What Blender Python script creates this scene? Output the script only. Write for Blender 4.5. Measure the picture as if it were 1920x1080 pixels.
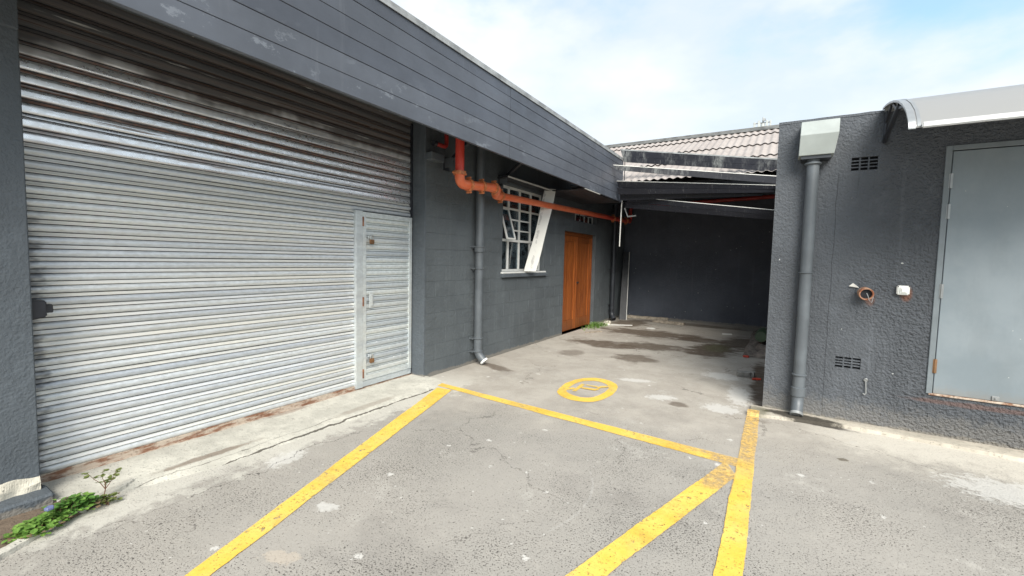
import bpy, bmesh, math, random
from mathutils import Vector, Matrix, noise as mnoise
R_ = math.radians
random.seed(7)
for o in list(bpy.data.objects): bpy.data.objects.remove(o)
scene = bpy.context.scene
COL = scene.collection

# ------------------------------------------------------------------ camera
cam = bpy.data.cameras.new('camera'); co = bpy.data.objects.new('camera', cam); COL.objects.link(co)
cam.sensor_width = 36; cam.lens = 15.41; cam.clip_start = .05; cam.clip_end = 2000
co.matrix_world = Matrix(((0.852079, -0.053327, 0.520690, 0), (0.522942, 0.044528, -0.851204, 0),
                          (0.022207, 0.997584, 0.065828, 1.5), (0, 0, 0, 1)))
scene.camera = co
scene.render.engine = 'CYCLES'
scene.render.resolution_x = 1024; scene.render.resolution_y = 576
scene.view_settings.view_transform = 'Standard'; scene.view_settings.look = 'None'
scene.view_settings.exposure = 1.38; scene.view_settings.gamma = 1

# ------------------------------------------------------------------ light
SUN_EL, SUN_DIR = R_(40), Vector((.55, -.835))
world = bpy.data.worlds.new('World'); scene.world = world; world.use_nodes = True
wt = world.node_tree; wt.nodes.clear()
def wn(t, **k):
    n = wt.nodes.new(t)
    for a, b in k.items(): setattr(n, a, b)
    return n
sky = wn('ShaderNodeTexSky', sky_type='NISHITA', sun_disc=False)
sky.sun_elevation = SUN_EL; sky.sun_rotation = math.atan2(SUN_DIR.x, SUN_DIR.y)
sky.air_density = 1.0; sky.dust_density = 1.6
tc = wn('ShaderNodeTexCoord')
mp = wn('ShaderNodeMapping'); mp.inputs['Scale'].default_value = (1, 1, 2.1); mp.inputs['Rotation'].default_value = (0, 0, R_(36)); mp.inputs['Location'].default_value = (3.9, 2.2, .3)
wt.links.new(tc.outputs['Generated'], mp.inputs['Vector'])
cn = wn('ShaderNodeTexNoise'); cn.inputs['Scale'].default_value = 1.55; cn.inputs['Detail'].default_value = 7; cn.inputs['Roughness'].default_value = .56
wt.links.new(mp.outputs[0], cn.inputs['Vector'])
cr = wn('ShaderNodeMapRange', interpolation_type='SMOOTHSTEP'); cr.inputs[1].default_value = .31; cr.inputs[2].default_value = .52
wt.links.new(cn.outputs['Fac'], cr.inputs[0])
cf = wn('ShaderNodeMath', operation='MULTIPLY_ADD'); cf.inputs[1].default_value = .62; cf.inputs[2].default_value = .32; wt.links.new(cr.outputs[0], cf.inputs[0])
c2 = wn('ShaderNodeTexNoise'); c2.inputs['Scale'].default_value = 3.1; c2.inputs['Detail'].default_value = 5
wt.links.new(mp.outputs[0], c2.inputs['Vector'])
crr = wn('ShaderNodeValToRGB'); crr.color_ramp.elements[0].position = .45; crr.color_ramp.elements[0].color = (3.25, 3.6, 3.95, 1)
crr.color_ramp.elements[1].position = .68; crr.color_ramp.elements[1].color = (4.2, 4.3, 4.4, 1)
wt.links.new(c2.outputs['Fac'], crr.inputs[0])
skb = wn('ShaderNodeMix', data_type='RGBA', blend_type='MULTIPLY'); skb.inputs[0].default_value = 1
wt.links.new(sky.outputs[0], skb.inputs[6]); skb.inputs[7].default_value = (.95, 1.30, 1.30, 1)
mx = wn('ShaderNodeMix', data_type='RGBA')
wt.links.new(cf.outputs[0], mx.inputs[0]); wt.links.new(skb.outputs[2], mx.inputs[6]); wt.links.new(crr.outputs[0], mx.inputs[7])
bg = wn('ShaderNodeBackground'); bg.inputs[1].default_value = .10
wt.links.new(mx.outputs[2], bg.inputs[0])
wo = wn('ShaderNodeOutputWorld'); wt.links.new(bg.outputs[0], wo.inputs[0])

sl = bpy.data.lights.new('sun', 'SUN'); sl.energy = 2.1; sl.angle = R_(36); sl.color = (1, .945, .87)
so = bpy.data.objects.new('sun', sl); COL.objects.link(so)
d = Vector((SUN_DIR.x*math.cos(SUN_EL), SUN_DIR.y*math.cos(SUN_EL), math.sin(SUN_EL)))
so.rotation_euler = d.to_track_quat('Z', 'Y').to_euler(); so.location = (8, -6, 12)

# ------------------------------------------------------------------ node helpers
class M:
    def __init__(s, name):
        s.m = bpy.data.materials.new(name); s.m.use_nodes = True; s.t = s.m.node_tree; s.t.nodes.clear()
        s.out = s.t.nodes.new('ShaderNodeOutputMaterial')
        g = s.t.nodes.new('ShaderNodeNewGeometry'); s.pos = g.outputs['Position']; s.geo = g
        sp = s.t.nodes.new('ShaderNodeSeparateXYZ'); s.t.links.new(s.pos, sp.inputs[0]); s.x, s.y, s.z = sp.outputs
        oi = s.t.nodes.new('ShaderNodeObjectInfo'); s.rnd = oi.outputs['Random']
    def put(s, sock, v):
        if isinstance(v, bpy.types.NodeSocket): s.t.links.new(v, sock)
        elif v is not None:
            if hasattr(sock.default_value, '__len__') and not hasattr(v, '__len__'): v = (v,)*len(sock.default_value)
            if hasattr(sock.default_value, '__len__') and len(v) == 3 and len(sock.default_value) == 4: v = (*v, 1)
            sock.default_value = v
    def math(s, op, a, b=None, c=None, clamp=False):
        n = s.t.nodes.new('ShaderNodeMath'); n.operation = op; n.use_clamp = clamp
        for i, v in enumerate((a, b, c)): s.put(n.inputs[i], v) if v is not None else None
        return n.outputs[0]
    def vm(s, op, a, b=None):
        n = s.t.nodes.new('ShaderNodeVectorMath'); n.operation = op
        s.put(n.inputs[0], a)
        if b is not None: s.put(n.inputs[1], b)
        return n.outputs['Value'] if op in ('LENGTH', 'DOT_PRODUCT', 'DISTANCE') else n.outputs[0]
    def noise(s, scale, detail=3, rough=.5, st=None, off=None, vec=None, col=False):
        v = vec or s.pos
        if st: v = s.vm('MULTIPLY', v, st)
        if off: v = s.vm('ADD', v, off)
        n = s.t.nodes.new('ShaderNodeTexNoise'); s.put(n.inputs['Vector'], v)
        n.inputs['Scale'].default_value = scale; n.inputs['Detail'].default_value = detail; n.inputs['Roughness'].default_value = rough
        return n.outputs['Color'] if col else n.outputs['Fac']
    def voro(s, scale, st=None, feat='F1', rand=1.0):
        v = s.vm('MULTIPLY', s.pos, st) if st else s.pos
        n = s.t.nodes.new('ShaderNodeTexVoronoi'); n.feature = feat; s.put(n.inputs['Vector'], v); n.inputs['Scale'].default_value = scale
        n.inputs['Randomness'].default_value = rand
        return n.outputs['Distance'], n.outputs['Color'] if feat == 'F1' else None
    def sst(s, v, a, b, lo=0., hi=1.):
        n = s.t.nodes.new('ShaderNodeMapRange'); n.interpolation_type = 'SMOOTHSTEP'
        s.put(n.inputs[0], v); n.inputs[1].default_value = a; n.inputs[2].default_value = b
        n.inputs[3].default_value = lo; n.inputs[4].default_value = hi
        return n.outputs[0]
    def mix(s, f, a, b, mode='MIX'):
        n = s.t.nodes.new('ShaderNodeMix'); n.data_type = 'RGBA'; n.blend_type = mode; n.clamp_factor = True
        s.put(n.inputs[0], f); s.put(n.inputs[6], a); s.put(n.inputs[7], b)
        return n.outputs[2]
    def bump(s, h, strength=1., dist=.01, nrm=None):
        n = s.t.nodes.new('ShaderNodeBump'); n.inputs['Strength'].default_value = strength; n.inputs['Distance'].default_value = dist
        s.put(n.inputs['Height'], h)
        if nrm: s.put(n.inputs['Normal'], nrm)
        return n.outputs[0]
    def mul(s, *a):
        r = a[0]
        for b in a[1:]: r = s.math('MULTIPLY', r, b)
        return r
    def add(s, a, b, k=1.):
        return s.math('MULTIPLY_ADD', b, k, a)
    def blob(s, c, r, rot=0, n=None, k=.7, a=.55, b=1.05):
        v = s.vm('SUBTRACT', s.pos, (c[0], c[1], 0))
        if rot:
            q = s.t.nodes.new('ShaderNodeVectorRotate'); q.rotation_type = 'Z_AXIS'; s.put(q.inputs[0], v); q.inputs['Angle'].default_value = -rot; v = q.outputs[0]
        l = s.vm('LENGTH', s.vm('MULTIPLY', v, (1/r[0], 1/r[1], 0)))
        if n is not None: l = s.math('ADD', l, s.math('MULTIPLY', s.math('SUBTRACT', n, .5), k*2))
        return s.sst(l, a, b, 1., 0.)
    def bsdf(s, col, rough=.6, metal=0., nrm=None, spec=.5, **k):
        n = s.t.nodes.new('ShaderNodeBsdfPrincipled')
        s.put(n.inputs['Base Color'], col); s.put(n.inputs['Roughness'], rough); s.put(n.inputs['Metallic'], metal)
        s.put(n.inputs['Specular IOR Level'], spec)
        if nrm: s.put(n.inputs['Normal'], nrm)
        for a, b in k.items(): s.put(n.inputs[a.replace('_', ' ')], b)
        return n.outputs[0]
    def done(s, sh):
        s.t.links.new(sh, s.out.inputs[0]); return s.m

def plain(name, col, rough=.6, metal=0., var=.25, vs=9., bs=0., bd=.002, bscale=60, spec=.5):
    m = M(name); n = m.noise(vs, 4, .6)
    f = m.sst(n, .3, .7)
    c = m.mix(f, tuple(x*(1-var) for x in col), tuple(min(1, x*(1+var)) for x in col))
    nr = m.bump(m.noise(bscale, 3), bs, bd) if bs else None
    return m.done(m.bsdf(c, rough, metal, nr, spec))

# ------------------------------------------------------------------ materials
def mat_wall(name, col, fine=95, coarse=False, chips=.006, block=False, brick=False, spec=.3, rough=.7):
    m = M(name)
    big = m.noise(1.1, 4, .6); med = m.noise(7, 4, .6)
    c = m.mix(m.sst(big, .3, .7), tuple(x*.86 for x in col), tuple(x*1.14 for x in col))
    c = m.mix(m.mul(m.sst(med, .52, .75), .35), c, tuple(x*1.5 for x in col))
    strk = m.noise(2.2, 4, .6, st=(7, 7, .35))                      # faint run marks down the paint
    c = m.mix(m.mul(m.sst(strk, .55, .75), .22), c, tuple(x*1.9+.01 for x in col))
    if block: c = m.mix(1., c, m.mix(m.rnd, (.965, .965, .97), (1.035, 1.035, 1.03)), 'MULTIPLY')
    n1 = m.noise(fine, 3, .55)
    h = n1
    if coarse:
        msk = m.sst(m.add(m.math('MULTIPLY', m.x, .55), m.noise(1.3, 2), .9), .62, 1.05)
        n2 = m.noise(30, 3, .5, st=(1, 1, 1.5)); n3 = m.noise(52, 3, .5, st=(1.15, 1, .9))
        h = m.math('ADD', m.mul(m.math('ADD', n2, m.math('MULTIPLY', n3, .5)), m.add(.14, msk, 1.15), 1.2), m.math('MULTIPLY', n3, .75))
        nr = m.bump(h, 1., .017)
        # hollows are darker
        c = m.mix(m.mul(msk, m.sst(n2, .55, .35), .25), c, tuple(x*.7 for x in col))
    elif block:
        h = m.add(n1, m.noise(26, 4, .6), 1.2); nr = m.bump(h, .9, .009)
    else:
        h = m.add(n1, m.noise(34, 3), .8); nr = m.bump(h, .9, .007)
    if coarse:
        wc = m.math('MULTIPLY', m.math('SUBTRACT', m.noise(2.5, 4, .6), .5), .05)
        ck = m.mul(m.sst(m.math('ABSOLUTE', m.math('SUBTRACT', m.add(m.x, wc), .415)), .0035, .0012), m.sst(m.z, 2.45, 2.3), .75)
        c = m.mix(ck, c, (.02, .022, .026))
        for sx, sz, rx, rz_, k in ((.97, 1.27, .05, .09, .75), (.72, 1.19, .05, .07, .5), (1.5, .33, .6, .03, .35)):
            l = m.vm('LENGTH', m.vm('MULTIPLY', m.vm('SUBTRACT', m.pos, (sx, 0, sz)), (1/rx, 0, 1/rz_)))
            c = m.mix(m.mul(m.sst(m.add(l, med, .9), 1.45, .9), k), c, (.20, .085, .05))
        c = m.mix(m.mul(m.sst(m.noise(3.2, 5, .7, st=(5, 5, .3), off=(2, 0, 0)), .56, .72), m.sst(m.z, .2, 2.6, .25, .6)), c, tuple(x*.55 for x in col))
        c = m.mix(m.mul(m.sst(m.add(m.z, m.noise(14, 4, .7), -.35), .10, -.08), .35), c, (.26, .24, .21))
    if brick:
        b = m.t.nodes.new('ShaderNodeTexBrick'); b.inputs['Scale'].default_value = 1
        b.inputs['Brick Width'].default_value = .22; b.inputs['Row Height'].default_value = .085; b.inputs['Mortar Size'].default_value = .007
        cb = m.t.nodes.new('ShaderNodeCombineXYZ'); m.put(cb.inputs[0], m.x); m.put(cb.inputs[1], m.z); m.put(b.inputs['Vector'], cb.outputs[0])
        mk = m.mul(m.sst(m.add(m.x, m.noise(1.5, 2), .9), -2.4, -3.1), m.sst(m.z, 1.5, .8))
        nr = m.bump(m.mul(b.outputs['Fac'], mk, -1.), .8, .006, nr)
    # chips and paint spots
    dv, cv = m.voro(7.5); sp = m.math('SUBTRACT', dv, m.mul(m.noise(60, 2), .10))
    chip = m.mul(m.math('LESS_THAN', sp, .012), m.math('GREATER_THAN', m.vm('DOT_PRODUCT', cv, (1, 0, 0)), 1-chips*55))
    c = m.mix(chip, c, (.45, .46, .45))
    base = m.sst(m.add(m.z, m.noise(9, 4, .7), -.11), .0, -.022)       # mortar splash along the foot
    c = m.mix(m.mul(base, .7), c, (.24, .22, .19))
    return m.done(m.bsdf(c, m.sst(med, .3, .7, rough-.08, rough+.08), 0, nr, spec))

W_BLUE = mat_wall('blue grey wall paint', (.100, .114, .123), block=True)
W_PILLAR = mat_wall('blue grey rough plaster', (.096, .111, .126), fine=70)
W_ANNEX = mat_wall('grey roughcast paint', (.091, .099, .111), coarse=True, chips=.004)
W_BACK = mat_wall('dark navy wall paint', (.084, .093, .115), brick=True, chips=.009)
W_DARK = plain('dark interior plaster', (.05, .05, .05), .9)

def mat_fascia(name, col, scuff=.8, old=False):
    m = M(name); n = m.noise(1.4, 5, .6); med = m.noise(14, 4, .65, st=(1, .35, 1))
    lum = m.math('ADD', .85, m.math('MULTIPLY', m.rnd, .3))
    c = m.mix(m.sst(n, .3, .72), tuple(x*.85 for x in col), tuple(x*1.2 for x in col))
    c = m.mix(1., c, m.mix(m.rnd, (.86, .86, .88), (1.12, 1.1, 1.08)), 'MULTIPLY')
    if old:
        f = m.mul(m.sst(m.noise(2.6, 5, .7, st=(1, 1, .35)), .44, .66), m.sst(m.noise(9, 4, .75, st=(1.7, 1, .6)), .38, .66), m.sst(m.z, 2.95, 3.15))
        c = m.mix(m.mul(f, .6), c, (.30, .31, .30))
        c = m.mix(m.mul(m.sst(m.noise(24, 3, .7, st=(2.5, 1, .3)), .6, .72), .3), c, (.25, .25, .24))
    else:
        low = m.sst(m.z, 3.12, 2.76)
        f = m.mul(m.sst(m.noise(8.5, 6, .75, st=(1, .6, 1.1)), .565, .62), low, m.sst(m.noise(1.3, 2, st=(1, 1, .2)), .42, .54), scuff)
        c = m.mix(m.mul(f, .8), c, (.20, .22, .25))
        d, q = m.voro(16, st=(1, 1, .55)); sp = m.mul(m.math('LESS_THAN', d, .05), m.math('GREATER_THAN', m.vm('DOT_PRODUCT', q, (1, 0, 0)), .965))
        c = m.mix(sp, c, (.42, .42, .42))
        c = m.mix(m.mul(m.sst(m.noise(2.2, 4, .6, st=(1, 4.5, .3)), .6, .74), .35), c, (.13, .14, .16))  # runs
    return m.done(m.bsdf(c, m.sst(med, .3, .7, .34, .52), 0, m.bump(m.add(m.noise(3.5, 3, st=(1, .5, 1)), med, .15), .35, .012), .2 if old else .5))
FASCIA = mat_fascia('charcoal fascia paint', (.076, .086, .105))
FASCIA_OLD = mat_fascia('weathered charcoal fascia paint', (.018, .019, .025), old=True)
SOFFIT = plain('dark soffit paint', (.030, .031, .036), .55, var=.3, vs=5)
RAWBOARD = plain('bare white board', (.72, .71, .67), .6, var=.06)

def mat_galv(name, base=(.62, .66, .70), rust=True, wicket=False):
    m = M(name)
    sp = m.noise(42, 3, .6, st=(1, .55, 1)); lg = m.noise(.9, 4, .6, st=(1, .45, 3.2)); st = m.noise(3, 5, .65, st=(1, .5, 9))
    c = m.mix(m.sst(sp, .3, .7), tuple(x*.90 for x in base), tuple(min(1, x*1.08) for x in base))
    c = m.mix(m.mul(m.sst(lg, .4, .66), .30), c, (.62, .60, .54))       # chalky slats
    c = m.mix(m.mul(m.sst(m.noise(.7, 3, .6, st=(1, .5, 6), off=(3, 1, 7)), .5, .7), .35), c, (.36, .40, .46))  # bluish worn ones
    c = m.mix(1., c, m.mix(m.rnd, (.84, .85, .87), (1.12, 1.1, 1.06)), 'MULTIPLY')
    rough = m.sst(sp, .3, .7, .40, .56); metal = .38
    if rust:
        # rust and grime on upper slats; top band darkened for the fascia's shade
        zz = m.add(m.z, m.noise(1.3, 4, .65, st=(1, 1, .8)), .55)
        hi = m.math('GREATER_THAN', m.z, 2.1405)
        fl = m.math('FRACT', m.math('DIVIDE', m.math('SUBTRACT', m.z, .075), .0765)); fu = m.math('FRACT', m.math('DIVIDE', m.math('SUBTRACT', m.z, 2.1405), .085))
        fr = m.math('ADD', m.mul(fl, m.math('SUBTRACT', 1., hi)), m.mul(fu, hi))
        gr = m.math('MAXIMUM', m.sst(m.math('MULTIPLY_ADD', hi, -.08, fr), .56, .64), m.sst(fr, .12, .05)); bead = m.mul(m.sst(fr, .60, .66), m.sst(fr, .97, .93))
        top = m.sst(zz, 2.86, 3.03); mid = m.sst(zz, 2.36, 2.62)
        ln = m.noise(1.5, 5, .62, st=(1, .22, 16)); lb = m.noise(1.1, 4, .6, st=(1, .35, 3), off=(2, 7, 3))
        c = m.mix(m.mul(bead, m.math('SUBTRACT', 1., hi), .75), c, m.mix(m.sst(lb, .35, .65), (.80, .80, .79), (.80, .76, .66)))   # cream lip of each lower slat, its bright highlight painted in too
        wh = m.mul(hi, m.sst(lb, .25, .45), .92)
        c = m.mix(wh, c, (.90, .92, .95))                                # upper slats whitened for the sky they reflect, between the rust lines
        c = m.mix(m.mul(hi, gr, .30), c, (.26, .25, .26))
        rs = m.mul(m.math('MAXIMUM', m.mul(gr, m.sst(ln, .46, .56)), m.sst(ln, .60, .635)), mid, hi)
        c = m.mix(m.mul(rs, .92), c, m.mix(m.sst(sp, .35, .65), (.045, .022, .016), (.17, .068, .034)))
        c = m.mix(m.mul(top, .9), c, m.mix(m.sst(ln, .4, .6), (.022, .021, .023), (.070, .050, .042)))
        c = m.mix(m.mul(m.sst(m.noise(4, 5, .7, st=(1, .2, 6), off=(5, 2, 1)), .63, .70), .55), c, (.80, .80, .77))  # white paint smears
        sm = m.mul(m.sst(m.add(m.y, m.noise(8, 3, .6, st=(1, 1, 2.2)), .28), .955, .86), m.sst(m.z, 2.1, 1.4))       # dark grease at the guide
        c = m.mix(m.mul(sm, .75), c, (.05, .055, .07))
        dk = m.mul(m.sst(m.noise(3, 4, .6, st=(1, .5, 8), off=(9, 4, 2)), .70, .72), m.sst(m.z, .5, .15))
        c = m.mix(dk, c, (.03, .03, .04))
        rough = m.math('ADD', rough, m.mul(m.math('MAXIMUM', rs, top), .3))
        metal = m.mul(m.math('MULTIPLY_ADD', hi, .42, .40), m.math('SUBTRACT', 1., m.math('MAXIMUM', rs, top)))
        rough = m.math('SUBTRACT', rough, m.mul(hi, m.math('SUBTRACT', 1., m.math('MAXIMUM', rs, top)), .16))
    if wicket:
        d, q = m.voro(26, st=(1, .45, 1)); s2 = m.mul(m.math('LESS_THAN', m.add(d, m.noise(90, 2), .2), .24), m.math('GREATER_THAN', m.vm('DOT_PRODUCT', q, (1, 0, 0)), .80), m.sst(m.z, .9, .35))
        c = m.mix(s2, c, (.85, .85, .82))
    nr = m.bump(m.add(m.noise(2.2, 3, st=(1, .7, 2)), sp, .03), .06, .010)
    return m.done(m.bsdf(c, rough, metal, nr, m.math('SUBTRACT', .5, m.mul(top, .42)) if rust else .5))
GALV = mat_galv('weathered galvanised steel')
GALV_W = mat_galv('galvanised wicket steel', (.62, .67, .69), rust=False, wicket=True)
def mat_rust(name, a=(.24, .12, .07), b=(.50, .42, .34), lo=.40, hi=.56, st=(1, .5, 2)):
    m = M(name); n = m.noise(9, 5, .7, st=st); n2 = m.noise(45, 3, .6)
    c = m.mix(m.sst(n, lo, hi), a, b); c = m.mix(m.mul(m.sst(n2, .5, .7), .4), c, (.06, .03, .02))
    return m.done(m.bsdf(c, .8, 0, m.bump(n2, .6, .003)))
RUSTBAR = mat_rust('rusty painted steel'); RUST = mat_rust('rust', (.16, .06, .03), (.30, .13, .06))
BRASS = plain('dull brass', (.30, .17, .09), .4, .7); CHROME = plain('worn chrome', (.6, .6, .58), .28, .9)

def mat_ground():
    m = M('aged asphalt and screed')
    n0 = m.noise(.45, 4, .6); n1 = m.noise(2.4, 5, .65); n2 = m.noise(11, 5, .68); nf = m.noise(150, 2, .6); nb = m.noise(5.5, 5, .7)
    bay = m.sst(m.add(m.y, m.add(m.math('SUBTRACT', n1, .5), m.math('MULTIPLY', m.x, .16), -1.), 1.6), 3.5, 4.7)
    asph = m.mix(m.sst(n0, .35, .65), (.318, .300, .270), (.362, .338, .302))
    asph = m.mix(m.mul(m.sst(n1, .45, .7), .45), asph, (.282, .266, .242))
    asph = m.mix(m.mul(m.sst(n2, .52, .72), .35), asph, (.43, .40, .355))
    scr = m.mix(m.sst(n1, .32, .68), (.355, .322, .278), (.44, .405, .352))
    scr = m.mix(m.mul(m.sst(n2, .5, .72), .4), scr, (.30, .272, .24))
    c = m.mix(bay, asph, scr)
    # chalky concrete that spread from the apron and along the annex
    ap = m.sst(m.add(m.add(m.x, m.math('SUBTRACT', nb, .5), .85), m.math('SUBTRACT', n2, .5), .3), -2.97, -3.2)
    ap = m.mul(ap, m.sst(m.y, 4.6, 3.9), m.sst(m.y, .2, .8))
    c = m.mix(m.mul(ap, .85), c, (.56, .54, .48))
    an = m.mul(m.sst(m.add(m.y, m.math('SUBTRACT', nb, .5), 1.3), 4.2, 4.75), m.sst(m.y, 5.3, 5.15), m.sst(m.add(m.x, n1, .6), .4, 1.1))
    c = m.mix(m.mul(an, .92), c, (.60, .56, .485))
    # pits and aggregate
    d3, q3 = m.voro(170); low = m.noise(1.4, 4, .65, off=(4, 8, 0)); nA = m.noise(78, 1.5, .5, st=(1, 1.2, 1)); nB = m.noise(135, 2, .55, off=(3, 3, 0)); nC = m.noise(40, 2, .5, off=(9, 1, 0))
    sh = m.math('MULTIPLY', m.math('SUBTRACT', low, .5), .28)
    p1 = m.sst(m.math('SUBTRACT', nA, sh), .365, .315); p2 = m.sst(m.math('SUBTRACT', nB, sh), .385, .33); p3 = m.sst(m.math('SUBTRACT', nC, sh), .30, .265)
    pit = m.mul(m.math('MAXIMUM', m.math('MAXIMUM', p1, m.mul(p2, .75)), p3), m.math('SUBTRACT', 1., m.mul(bay, .75)), m.math('SUBTRACT', 1., m.mul(ap, .55)))
    c = m.mix(m.mul(m.sst(nB, .42, .66), .22), c, (.44, .41, .37)); c = m.mix(m.mul(m.sst(nA, .46, .3), .16), c, (.17, .155, .14))
    c = m.mix(m.mul(m.sst(m.noise(1.9, 6, .72, off=(7, 2, 0)), .56, .66), m.sst(n2, .4, .6), .5), c, (.50, .475, .43))   # scuffed pale patches
    c = m.mix(m.mul(m.sst(m.noise(.9, 5, .7, off=(1, 6, 0)), .54, .68), .35), c, (.205, .19, .172))
    c = m.mix(m.mul(pit, .85), c, (.060, .054, .048))
    lgt = m.mul(m.sst(d3, .34, .2), m.math('GREATER_THAN', m.vm('DOT_PRODUCT', q3, (0, 0, 1)), .72))
    c = m.mix(m.mul(lgt, .4), c, (.46, .44, .41))
    # pale droppings, paint spots
    d4, q4 = m.voro(4.2); s4 = m.mul(m.sst(m.add(d4, m.noise(16, 5, .8), .62), .40, .36), m.math('GREATER_THAN', m.vm('DOT_PRODUCT', q4, (1, 0, 0)), .5))
    c = m.mix(m.mul(s4, .75), c, (.66, .64, .60))
    d5, q5 = m.voro(13); s5 = m.mul(m.sst(m.add(d5, m.noise(40, 4, .8), .5), .34, .30), m.math('GREATER_THAN', m.vm('DOT_PRODUCT', q5, (0, 1, 0)), .6))
    c = m.mix(m.mul(s5, .6), c, (.64, .62, .58))
    for ctr, r, rot in [((-1.06, 4.97), (.22, .13), .5), ((-.33, 5.55), (.16, .55), .1), ((-3.03, 1.82), (.12, .22), .2), ((-2.24, 1.59), (.10, .06), .4), ((-.45, 4.95), (.24, .2), 0), ((-1.5, 5.5), (.3, .1), .3), ((-.6, 6.4), (.3, .25), 0), ((1.45, 4.2), (.5, .3), 0)]:
        b = m.blob(ctr, r, rot, m.noise(15, 6, .8), 1.25, .55, .85); c = m.mix(m.mul(b, .7), c, (.60, .585, .55))
    c = m.mix(m.mul(m.blob((-2.04, 1.19), (.12, .07), .5, m.noise(19, 6, .8), 1.2, .6, .8), .6), c, (.50, .43, .35))
    # damp, moss and oil with shapes of their own
    nd = m.noise(3.1, 6, .72, st=(.8, 1.6, 1)); wet = (.105, .078, .056)
    dn = m.mul(m.sst(n2, .25, .6, .80, 1.), .97)
    for ctr, r, rot, k in [((-2.82, 6.55), (.22, .30), .3, .55), ((-1.85, 6.75), (.38, .34), .2, .8), ((-2.75, 7.6), (.75, .35), -.15, .95), ((-1.95, 7.9), (.65, .42), .2, .9),
                           ((-2.3, 9.35), (1.25, .55), .0, .95), ((-.95, 8.3), (.42, .95), -.15, 1.), ((-.55, 9.3), (.4, .9), .0, .9), ((-1.3, 9.2), (.5, .35), 0, .8), ((-3.1, 10.6), (.55, .7), 0, .9),
                           ((-.14, 6.35), (.14, 1.5), .03, 1.), ((-.87, 4.85), (.11, .12), .3, .75), ((-3.33, 5.02), (.30, .13), -.3, .8), ((-1.9, 11.3), (1.6, .3), 0, .7)]:
        b = m.blob(ctr, r, rot, nd, 1.15, .58, 1.06); c = m.mix(m.mul(b, dn, k), c, wet)
    c = m.mix(m.mul(m.blob((.27, 5.02), (.42, .075), -.12, n2, .35, .6, 1.0), .9), c, (.035, .030, .024))
    c = m.mix(m.mul(m.blob((-.9, 8.5), (.3, .6), 0, n2, .8, .4, .9), .4), c, (.14, .15, .07))
    c = m.mix(m.mul(m.blob((.49, 4.19), (.06, .04), .6, n2, 1., .5, .8), .8), c, (.13, .11, .08))
    c = m.mix(m.mul(m.blob((-.36, 3.05), (.06, .05), 0, n2, .9, .4, .9), .6), c, (.10, .085, .07))
    # hairline cracks
    wv = m.vm('ADD', m.pos, m.vm('MULTIPLY', m.vm('SUBTRACT', m.noise(3.2, 5, .65, col=True), (.5, .5, .5)), (.55, .55, 0)))
    vn = m.t.nodes.new('ShaderNodeTexVoronoi'); vn.feature = 'DISTANCE_TO_EDGE'; m.put(vn.inputs['Vector'], wv); vn.inputs['Scale'].default_value = .62
    ckn = m.mul(m.sst(vn.outputs['Distance'], .0042, .0012), m.sst(m.noise(.8, 3, .6, off=(11, 5, 0)), .47, .56), m.sst(m.noise(9, 3, .6), .36, .5))
    c = m.mix(m.mul(ckn, .6), c, (.06, .052, .045))
    dr = m.vm('LENGTH', m.vm('SUBTRACT', m.vm('MULTIPLY', m.pos, (1, 1, 0)), (-1.75, 2.45, 0)))          # old tyre arc
    c = m.mix(m.mul(m.sst(m.math('ABSOLUTE', m.math('SUBTRACT', dr, .80)), .012, .004), m.sst(m.x, -1.15, -1.0), m.sst(m.y, 2.05, 2.2), m.sst(n2, .38, .55), .26), c, (.55, .53, .50))
    wob = m.math('SUBTRACT', m.noise(2.1, 6, .62), .5)
    for a0, y0, y1, w in [(-3.02, .7, 2.6, .004)]:
        dd = m.math('ABSOLUTE', m.math('SUBTRACT', m.add(m.x, wob, .5), a0)); ck = m.mul(m.sst(dd, w, w*.3), m.sst(m.y, y0, y0+.2), m.sst(m.y, y1, y1-.3)); c = m.mix(m.mul(ck, .8), c, (.05, .045, .04))
    dd = m.math('ABSOLUTE', m.math('SUBTRACT', m.add(m.y, wob, .9), 3.95)); ck = m.mul(m.sst(dd, .004, .001), m.sst(m.x, -.9, -.7), m.sst(m.x, -.3, -.5)); c = m.mix(m.mul(ck, .7), c, (.06, .05, .05))
    h = m.add(m.add(m.math('MULTIPLY', nf, .25), n2, .8), pit, -.55)
    return m.done(m.bsdf(c, .88, 0, m.bump(h, .75, .008), .25))
GROUND = mat_ground()

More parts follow.
